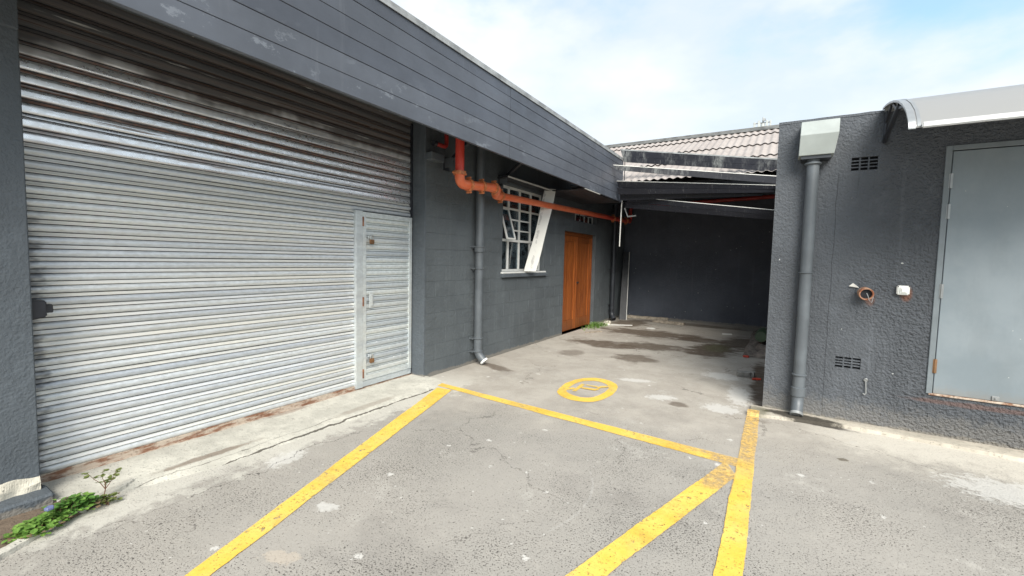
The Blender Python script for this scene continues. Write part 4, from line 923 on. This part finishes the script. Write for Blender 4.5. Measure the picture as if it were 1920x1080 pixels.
# ================================================================== ANNEX
YA = 5.2; AX = -.09; AT = 2.915
an = thing('annex', (AX, YA, 0), 'low roughcast grey annex with metal door on the right', 'building')
V1 = (.508, .702, 2.394, 2.514); V2 = (.492, .686, .532, .636); AD = (1.16, 2.16, .395, 2.540)
aw = merge(wall_mesh('y', YA, YA+.22, AX, 6.5, -.05, AT, [V1, V2, AD]).build('wall', W_ANNEX, an))
g = G(); g.box(AX, AX+.22, YA+.221, YB-.002, -.05, AT-.004); g.box(6.28, 6.5, YA+.221, YB-.002, -.05, AT); g.build('side_wall', W_PILLAR, an)
g = G(); g.box(AX+.23, 6.27, YA+.23, YB, 2.6, 2.7); g.build('roof', RIDGE, an)
g = G(); P = []; n = 120
for i in range(n+1):
    x = AX-.004+(6.5-AX)*i/n; P += [(x, YA-.004+.004*mnoise.noise((x*12, 0, 0)), AT-.02), (x, YA+.004, AT+.004*mnoise.noise((x*9, 4, 0))+.004), (x, YA+.222, AT+.006)]
g.q(P, [(i*3+j, i*3+j+1, (i+1)*3+j+1, (i+1)*3+j) for i in range(n) for j in range(2)]); g.build('coping', W_ANNEX, an, smooth=True)
# metal door
f = .045
g = G(); x0, x1, z0, z1 = AD; fy = YA-.012
g.box(x0-.008, x0+f-.012, fy, fy+.10, z0, z1+.008); g.box(x1-f+.012, x1+.008, fy, fy+.10, z0, z1+.008); g.box(x0+f-.012, x1-f+.012, fy, fy+.10, z1-f+.012, z1+.008)
md_ = g.build('metal_door', DOORF, an, bevel=.003); md_['label'] = 'smooth blue grey steel door with brass hinges'
g = G(); g.box(x0+f-.006, x1-f+.006, fy+.006, fy+.05, z0+.008, z1-f+.004); g.build('door_leaf', DOORP, md_, bevel=.003)
g = G(); g.box(x0+.01, x1, fy-.002, fy+.08, z0-.012, z0+.006); g.build('threshold', RUSTBAR, md_, bevel=.003)
for z in (2.25, 1.99, 1.305, .645):
    g = G()
    for k in range(3): g.tube([(x0+f-.009, fy-.002, z-.062+k*.042), (x0+f-.009, fy-.002, z-.022+k*.042)], .0095, 10)
    g.box(x0+f-.022, x0+f+.004, fy-.003, fy+.002, z-.06, z+.06); g.build('hinge', BRASS if z < 1 else ALU, md_, smooth=True)
g = G(); g.box(1.562, 1.606, fy-.004, fy+.01, .408, .445); g.tube([(1.584, fy-.004, .425), (1.584, fy-.016, .425)], .008, 8); g.build('floor_latch', ALU, md_, bevel=.002)
# air bricks
for (a, c, z0, z1), nm in ((V1, 'air brick high on the annex wall'), (V2, 'air brick low on the annex wall')):
    g = G(); g.box(a, c, YA+.055, YA+.07, z0, z1); vb = g.build('air_brick', HOLLOW, an); vb['label'] = nm
    for k in range(1, 4): z = z0+(z1-z0)*k/4; g = G(); g.hexa([(a, YA+.006, z-.006), (c, YA+.006, z-.006), (c, YA+.05, z+.004), (a, YA+.05, z+.004)], [(a, YA+.006, z+.004), (c, YA+.006, z+.004), (c, YA+.05, z+.014), (a, YA+.05, z+.014)]); g.build('louvre', W_ANNEX, vb)
    for k in range(1, 3): x = a+(c-a)*k/3; g = G(); g.box(x-.006, x+.006, YA+.008, YA+.053, z0, z1); g.build('mullion', W_ANNEX, vb)
# canopy over the door
cp = thing('door_canopy', (1.6, YA, 2.62), 'curved frosted door canopy on black brackets above the metal door', 'canopy')
cpr = [(5.195, 2.93), (5.05, 2.918), (4.88, 2.888), (4.70, 2.845), (4.52, 2.785), (4.36, 2.712), (4.22, 2.622), (4.13, 2.53), (4.10, 2.475)]
def canopy_strip(x0, x1, lift, th):
    g = G(); P = []
    for (y, z) in cpr: P += [(x0, y, z+lift), (x1, y, z+lift), (x1, y+.002, z+lift-th), (x0, y+.002, z+lift-th)]
    n = len(cpr); g.q(P, [(i*4+j, i*4+(j+1) % 4, (i+1)*4+(j+1) % 4, (i+1)*4+j) for i in range(n-1) for j in range(4)]+[(3, 2, 1, 0), (n*4-4, n*4-3, n*4-2, n*4-1)]); return g
canopy_strip(.745, 2.60, 0, .006).build('sheet', POLY, cp, smooth=True)
canopy_strip(.705, .745, .006, .016).build('end_rail', ALU, cp, smooth=True); canopy_strip(.752, .772, .006, .005).build('clamp_bar', ALU, cp, smooth=True)
g = G(); g.box(.772, 2.60, 4.072, 4.104, 2.462, 2.500); g.build('front_bar', RAWALU, cp, bevel=.006, seg=2)
g = G(); g.box(.72, 2.6, 5.175, 5.199, 2.895, 2.942); g.build('wall_rail', ALU, cp)
for bx in (.735, 2.4):
    arm = bend([(bx, 5.185, 2.63), (bx, 4.95, 2.71), (bx, 4.62, 2.79)], .14, 8); g = G(); g.tube(arm, .019, 10); g.tube([(bx, 5.185, 2.64), (bx, 5.185, 2.90)], .014, 8); br = g.build('bracket', BLACK, cp, smooth=True)
    for (ya, za, yb, zb) in ((4.70, 2.775, 4.90, 2.875), (4.70, 2.775, 4.68, 2.83), (4.68, 2.778, 4.40, 2.715), (5.18, 2.80, 4.98, 2.895)): g = G(); g.beam((bx, ya, za), (bx, yb, zb), .016, .02); g.build('rib', BLACK, br)
    g = G(); g.tube([(bx, 5.165, 2.635), (bx, 5.155, 2.635)], .013, 10); g.build('bolt', CHROME, br)
# small fittings
t = thing('clay_pipe_stub', (.70, YA, 1.25), 'terracotta pipe stub poking out of the annex wall', 'pipe')
c, dv = Vector((.672, YA, 1.262)), Vector((.05, -1, -.10)).normalized()
g = G(); g.ring(c, dv, [(-.05, .052), (.09, .056), (.103, .056), (.106, .053), (.103, .045), (.0, .043)]); g.build('pipe', TERRA, t, smooth=True)
g = G(); g.tube([c+dv*.070, c+dv*.078], .044, 20); g.build('hollow_disc', HOLLOW, t)  # near-black disc painted for the shade inside the open pipe
g = G(); g.tube([c-dv*.002, c+dv*.012], .066, 20); g.build('collar', W_ANNEX, t, smooth=True)
g = G(); g.q([c+Vector(p) for p in ((-.04, -.01, .045), (-.12, -.03, .055), (-.09, -.035, .085), (-.115, -.02, .052), (-.04, -.018, .042))], [(0, 1, 2), (0, 2, 4), (2, 3, 4), (1, 3, 2)]); g.build('tape_flap', PAPER, t)
g = G(); e = c+dv*.107; g.tube([e+Vector((0, 0, .01)), e+Vector((.012, -.008, -.02)), e+Vector((.02, -.002, -.05)), e+Vector((.04, 0, -.075)), e+Vector((.05, .01, -.02))], .003, 6); g.build('string', CAP, t)
t = thing('wall_switch', (.94, YA, 1.255), 'small square white weatherproof switch on annex wall', 'switch')
g = G(); g.box(.898, .985, YA-.045, YA+.001, 1.258, 1.34); g.build('box', WHITE_R, t, bevel=.008, seg=2)
g = G(); g.box(.916, .968, YA-.0535, YA-.0455, 1.272, 1.326); g.build('cover', WHITE_R, t, bevel=.003)
g = G(); g.box(.925, .959, YA-.060, YA-.054, 1.281, 1.317); g.build('rocker', WHITE_R, t, bevel=.003)
for (x, z) in ((.905, 1.333), (.978, 1.333)): g = G(); g.tube([(x, YA-.0455, z), (x, YA-.047, z)], .004, 8); g.build('screw', BLACK, t)
t = thing('cabin_hook', (.735, YA, .30), 'pale metal cabin hook hanging low on annex wall', 'hook')
g = G(); g.tube(bend([(.731, YA-.012, .435), (.738, YA-.022, .32), (.728, YA-.022, .303), (.716, YA-.022, .318)], .012), .0055, 8); g.build('hook', ALU, t, smooth=True)
g = G(); g.tube(arc((.731, YA-.014, .444), .013, 0, 2*math.pi, (1, 0, 0), (0, -.4, 1), 12), .0045, 6, caps=False); g.tube([(.731, YA, .444), (.731, YA-.014, .444)], .009, 8); g.build('eye', ALU, t, smooth=True)

# ================================================================== FAR MAST
mt = thing('cell_mast', (-2.72, 60, 0), 'pale antenna mast far behind the corrugated roof', 'mast')
g = G(); g.tube([(-2.72, 60, 0), (-2.72, 60, 18.0)], .35, 12, r2=.22); g.tube([(-2.72, 60, 18.0), (-2.72, 60, 18.75)], .08, 8); g.build('pole', MAST, mt, smooth=True)
g = G()
for z in (17.3, 18.05): g.box(-3.6, -1.85, 59.9, 60.1, z, z+.08)
g.build('cross_arm', CAP, mt)
for x, h, w in ((-3.58, .95, .26), (-3.12, 1.1, .28), (-2.3, 1.05, .24), (-1.95, 1.0, .2)): g = G(); g.box(x-w/2, x+w/2, 59.7, 59.88, 17.25, 17.25+h); g.build('antenna_panel', MAST, mt, bevel=.03)
g = G(); g.tube([(-2.62, 59.8, 18.35), (-2.62, 59.7, 18.4)], .2, 12); g.build('dish', CAP, mt)

# ================================================================== LITTER AND WEEDS
def leafy(name, c, rx, ry, h, n, size, mats, label, cat='weed', seed=1, elong=1.25):
    rnd = random.Random(seed); t = thing(name, (c[0], c[1], .01), label, cat)
    for mi, mat in enumerate(mats):
        g = G()
        for _ in range(n):
            a, r = rnd.uniform(0, 6.283), math.sqrt(rnd.random()); x, y = c[0]+rx*r*math.cos(a), c[1]+ry*r*math.sin(a)
            z = .012+h*(1-r*r*.75)*rnd.uniform(.25, 1.0)*(.75+.5*mnoise.noise((x*14, y*14, seed)))
            L = size*rnd.uniform(.6, 1.25); W = L/elong; az = rnd.uniform(0, 6.283); up = rnd.uniform(-.25, .55)
            d = Vector((math.cos(az), math.sin(az), up)).normalized(); s_ = d.cross(Vector((rnd.uniform(-.3, .3), rnd.uniform(-.3, .3), 1))).normalized(); nn = s_.cross(d)
            p = Vector((x, y, z))
            P = [p, p+d*L*.3+s_*W*.42+nn*L*.06, p+d*L*.7+s_*W*.46+nn*L*.04, p+d*L-nn*L*.10, p+d*L*.7-s_*W*.46+nn*L*.04, p+d*L*.3-s_*W*.42+nn*L*.06, p+d*L*.5-nn*L*.06]
            g.q(P, [(0, 1, 6), (1, 2, 6), (2, 3, 6), (3, 4, 6), (4, 5, 6), (5, 0, 6)])
        struct(g.build('foliage', mat, t), 'stuff')
    g = G()
    for _ in range(n//5):
        a, r = rnd.uniform(0, 6.283), rnd.uniform(.5, 1.35); p = Vector((c[0]+rx*r*math.cos(a), c[1]+ry*r*math.sin(a), .035)); az = rnd.uniform(0, 6.283); L = size*rnd.uniform(.4, .9)
        d = Vector((math.cos(az), math.sin(az), rnd.uniform(-.2, .3))); s_ = Vector((-d.y, d.x, 0))*.4; g.q([p, p+d*L*.5+s_*L, p+d*L, p+d*L*.5-s_*L], [(0, 1, 2), (0, 2, 3)])
    struct(g.build('dead_leaves', DEAD, t), 'stuff')
    g = G()
    for _ in range(max(6, n//9)):
        a, r = rnd.uniform(0, 6.283), rnd.random()*.85; x, y = c[0]+rx*r*math.cos(a), c[1]+ry*r*math.sin(a)
        g.tube([(x*.6+c[0]*.4, y*.6+c[1]*.4, 0), (x, y, h*.5)], .0025, 5, r2=.0012)
    g.build('stems', STEM, t); return t
leafy('weed', (-3.262, .595), .068, .10, .12, 210, .033, (LEAF_L,), 'bright green clump of weeds nearest the lower left corner', seed=3)
leafy('weed', (-3.335, .745), .068, .115, .15, 140, .036, (LEAF_D, LEAF_L), 'darker green clump of weeds under the shutter corner', seed=5)
leafy('weed', (-3.32, .90), .035, .045, .06, 45, .028, (LEAF_S,), 'small olive weed at the foot of the tall sprig', seed=8)
t = thing('sprig', (-3.335, .895, 0), 'tall thin sprig growing up before the shutter', 'weed')
rnd = random.Random(4); g = G(); lf = G()
def lv(p, L):
    az = rnd.uniform(0, 6.283); d = Vector((math.cos(az), math.sin(az), rnd.uniform(-.2, .5))).normalized(); s_ = d.cross(Vector((0, 0, 1))).normalized(); W = L*.38
    lf.q([p, p+d*L*.5+s_*W, p+d*L, p+d*L*.5-s_*W, p+d*L*.5-Vector((0, 0, L*.1))], [(0, 1, 4), (1, 2, 4), (2, 3, 4), (3, 0, 4)])
base = Vector((-3.335, .895, 0)); fork = base+Vector((-.012, .004, .085))
g.tube([base, base+Vector((-.008, -.004, .045)), fork], .0036, 6, r2=.0028)
for k, tip in enumerate(((-3.39, .835, .195), (-3.36, .955, .17), (-3.34, .89, .205), (-3.38, .93, .125))):
    tip = Vector(tip); kn = fork.lerp(tip, .5)+Vector((rnd.uniform(-.012, .012), rnd.uniform(-.012, .012), .015)); g.tube([fork, fork.lerp(kn, .5)+Vector((0, .004, .004)), kn, tip], .0024, 6, r2=.001)
    for u in (.35, .6, .8, .92, 1.):
        for _ in range(2): lv(fork.lerp(kn, u*2) if u < .5 else kn.lerp(tip, u*2-1), rnd.uniform(.022, .040))
g.build('stem', STEM, t); lf.build('leaves', LEAF_S, t)
def grass(c, rx, ry, n, h, label, seed, mat=LEAF_L):
    rnd = random.Random(seed); t = thing('grass_tuft', (c[0], c[1], 0), label, 'grass'); g = G()
    for _ in range(n):
        x, y = c[0]+rnd.gauss(0, rx), c[1]+rnd.gauss(0, ry); x = max(x, WX+.02); az = rnd.uniform(0, 6.283); L = h*rnd.uniform(.5, 1.2); d = Vector((math.cos(az), math.sin(az), 0)); s_ = Vector((-d.y, d.x, 0))*.006
        p = Vector((x, y, 0)); a = p+d*L*.35+Vector((0, 0, L*.6)); b_ = p+d*L*.9+Vector((0, 0, L*.62))
        g.q([p-s_, p+s_, a+s_, a-s_, b_], [(0, 1, 2, 3), (3, 2, 4)])
    struct(g.build('blades', mat, t), 'stuff')
grass((-3.54, 9.55), .09, .28, 170, .12, 'grass tuft sprouting at the foot of the timber door', 2)
grass((-2.95, 11.82), .28, .02, 40, .06, 'thin grass along the foot of the rear wall', 6, LEAF_D)
def slab(name, pts, z0, z1, mat, label, cat, bevel=.0, group=None):
    g = G(); n = len(pts); g.q([(x, y, z0) for x, y in pts]+[(x, y, z1) for x, y in pts], [tuple(reversed(range(n))), tuple(range(n, 2*n))]+[(i, (i+1) % n, n+(i+1) % n, n+i) for i in range(n)])
    return tag(g.build(name, mat, None, bevel=bevel), label, cat, group)
def batten(a, b_, w, h, label):
    a, b_ = Vector(a), Vector(b_); g = G(); n = 12; P = []; d = (b_-a).normalized(); s_ = Vector((-d.y, d.x, 0))
    for i in range(n+1):
        p = a.lerp(b_, i/n)+s_*.008*mnoise.noise((i*.5, a.x, 0)); ww = w*(1+.2*mnoise.noise((i*.7, 3, a.y)))/2; hh = h*(1+.2*mnoise.noise((i*.6, 7, a.y)))
        P += [p-s_*ww, p+s_*ww, p+s_*ww*.9+Vector((0, 0, hh)), p-s_*ww*.9+Vector((0, 0, hh))]
    g.q(P, [(i*4+j, i*4+(j+1) % 4, (i+1)*4+(j+1) % 4, (i+1)*4+j) for i in range(n) for j in range(4)]+[(3, 2, 1, 0), (n*4, n*4+1, n*4+2, n*4+3)])
    return tag(g.build('timber_batten', BARK, None), label, 'batten', 'battens by the rear wall')
batten((-3.5, 11.62, .001), (-2.42, 11.72, .001), .10, .07, 'longer weathered batten lying along the rear wall')
batten((-2.68, 11.25, .001), (-1.92, 11.10, .001), .10, .06, 'shorter weathered batten lying before the rear wall')
g = G(); g.tube([(-3.43, 9.86, .012), (-2.90, 10.18, .012)], .011, 8); g.build('rod', RAWBOARD, None); o = bpy.data.objects['rod']; tag(o, 'white plastic rod on the floor near the grass tuft', 'rod')
slab('plaster_lump', [(-3.56, 10.02), (-3.45, 9.88), (-3.36, 9.93), (-3.38, 10.05), (-3.47, 10.12)], 0, .05, PALE, 'pale plaster lump beside the white rod', 'rubble', .012)
slab('plaster_lump', [(-3.62, 10.28), (-3.54, 10.20), (-3.45, 10.28), (-3.50, 10.38)], 0, .045, PALE, 'pale plaster lump near the corner downpipe', 'rubble', .012)
slab('paper_scrap', [(-2.53, 10.0), (-2.40, 9.95), (-2.34, 10.04), (-2.42, 10.13), (-2.51, 10.10)], .001, .012, PAPER, 'white scrap lying in the dark stain', 'litter')
slab('paper_scrap', [(-.99, 10.22), (-.81, 10.28), (-.83, 10.42), (-1.01, 10.36)], .001, .010, PAPER, 'white rectangular scrap on the floor before the rear wall', 'litter')
slab('timber_offcut', [(-3.42, 8.55), (-3.36, 8.53), (-3.16, 8.86), (-3.22, 8.88)], .001, .02, BARK, 'short brown offcut lying before the timber door', 'offcut')
slab('concrete_brick', [(-.425, 6.50), (-.275, 6.55), (-.262, 6.60), (-.232, 6.57), (-.222, 6.68), (-.262, 6.72), (-.295, 6.66), (-.44, 6.60)], .001, .065, BRICKG, 'grey paving brick lying beside the annex side wall', 'brick', .005)
slab('red_scrap', [(-.245, 6.44), (-.15, 6.47), (-.14, 6.52), (-.19, 6.53), (-.25, 6.48)], .001, .018, REDLIT, 'bright red scrap next to the grey brick', 'litter', .004)
slab('plastic_scrap', [(-3.285, .630), (-3.262, .640), (-3.268, .668), (-3.295, .672), (-3.305, .650)], .10, .118, BLUELIT, 'blue plastic scrap caught between the weed clumps', 'litter', .004)
# rag draped along the annex side wall, green bottle in it
g = G(); nx, ny = 10, 34; P = []
for j in range(ny+1):
    y = 8.0+3.2*j/ny
    for i in range(nx+1):
        u = i/nx; x = -.46+.33*u+.03*mnoise.noise((y*1.3, 0, 3))-.0*u; z = .012+.10*abs(mnoise.noise((x*7, y*2.2, 1)))+.07*u*u+.03*mnoise.noise((x*17, y*7, 2))
        if i in (0,) or j in (0, ny): z = .004
        P.append((x, y, max(z, .004)))
g.q(P, [(j*(nx+1)+i, j*(nx+1)+i+1, (j+1)*(nx+1)+i+1, (j+1)*(nx+1)+i) for j in range(ny) for i in range(nx)]); tag(g.build('rag', CLOTH, None, smooth=True), 'crumpled dirty rag along the annex side wall', 'cloth')
t = thing('bottle', (-.22, 9.1, .16), 'dark green container lying on the rag', 'container')
g = G(); g.tube([(-.235, 8.75, .24), (-.23, 8.80, .24), (-.21, 9.2, .25), (-.205, 9.28, .25)], [.09, .105, .105, .06], 16); g.build('body', GREENGL, t, smooth=True)
g = G(); g.tube([(-.205, 9.28, .25), (-.20, 9.36, .25)], .03, 10); g.build('neck', GREENGL, t, smooth=True)
slab('orange_scrap', [(-.45, 7.93), (-.37, 7.92), (-.36, 7.98), (-.44, 8.0)], .001, .03, REDLIT, 'orange red scrap at the near end of the rag', 'litter', .004)
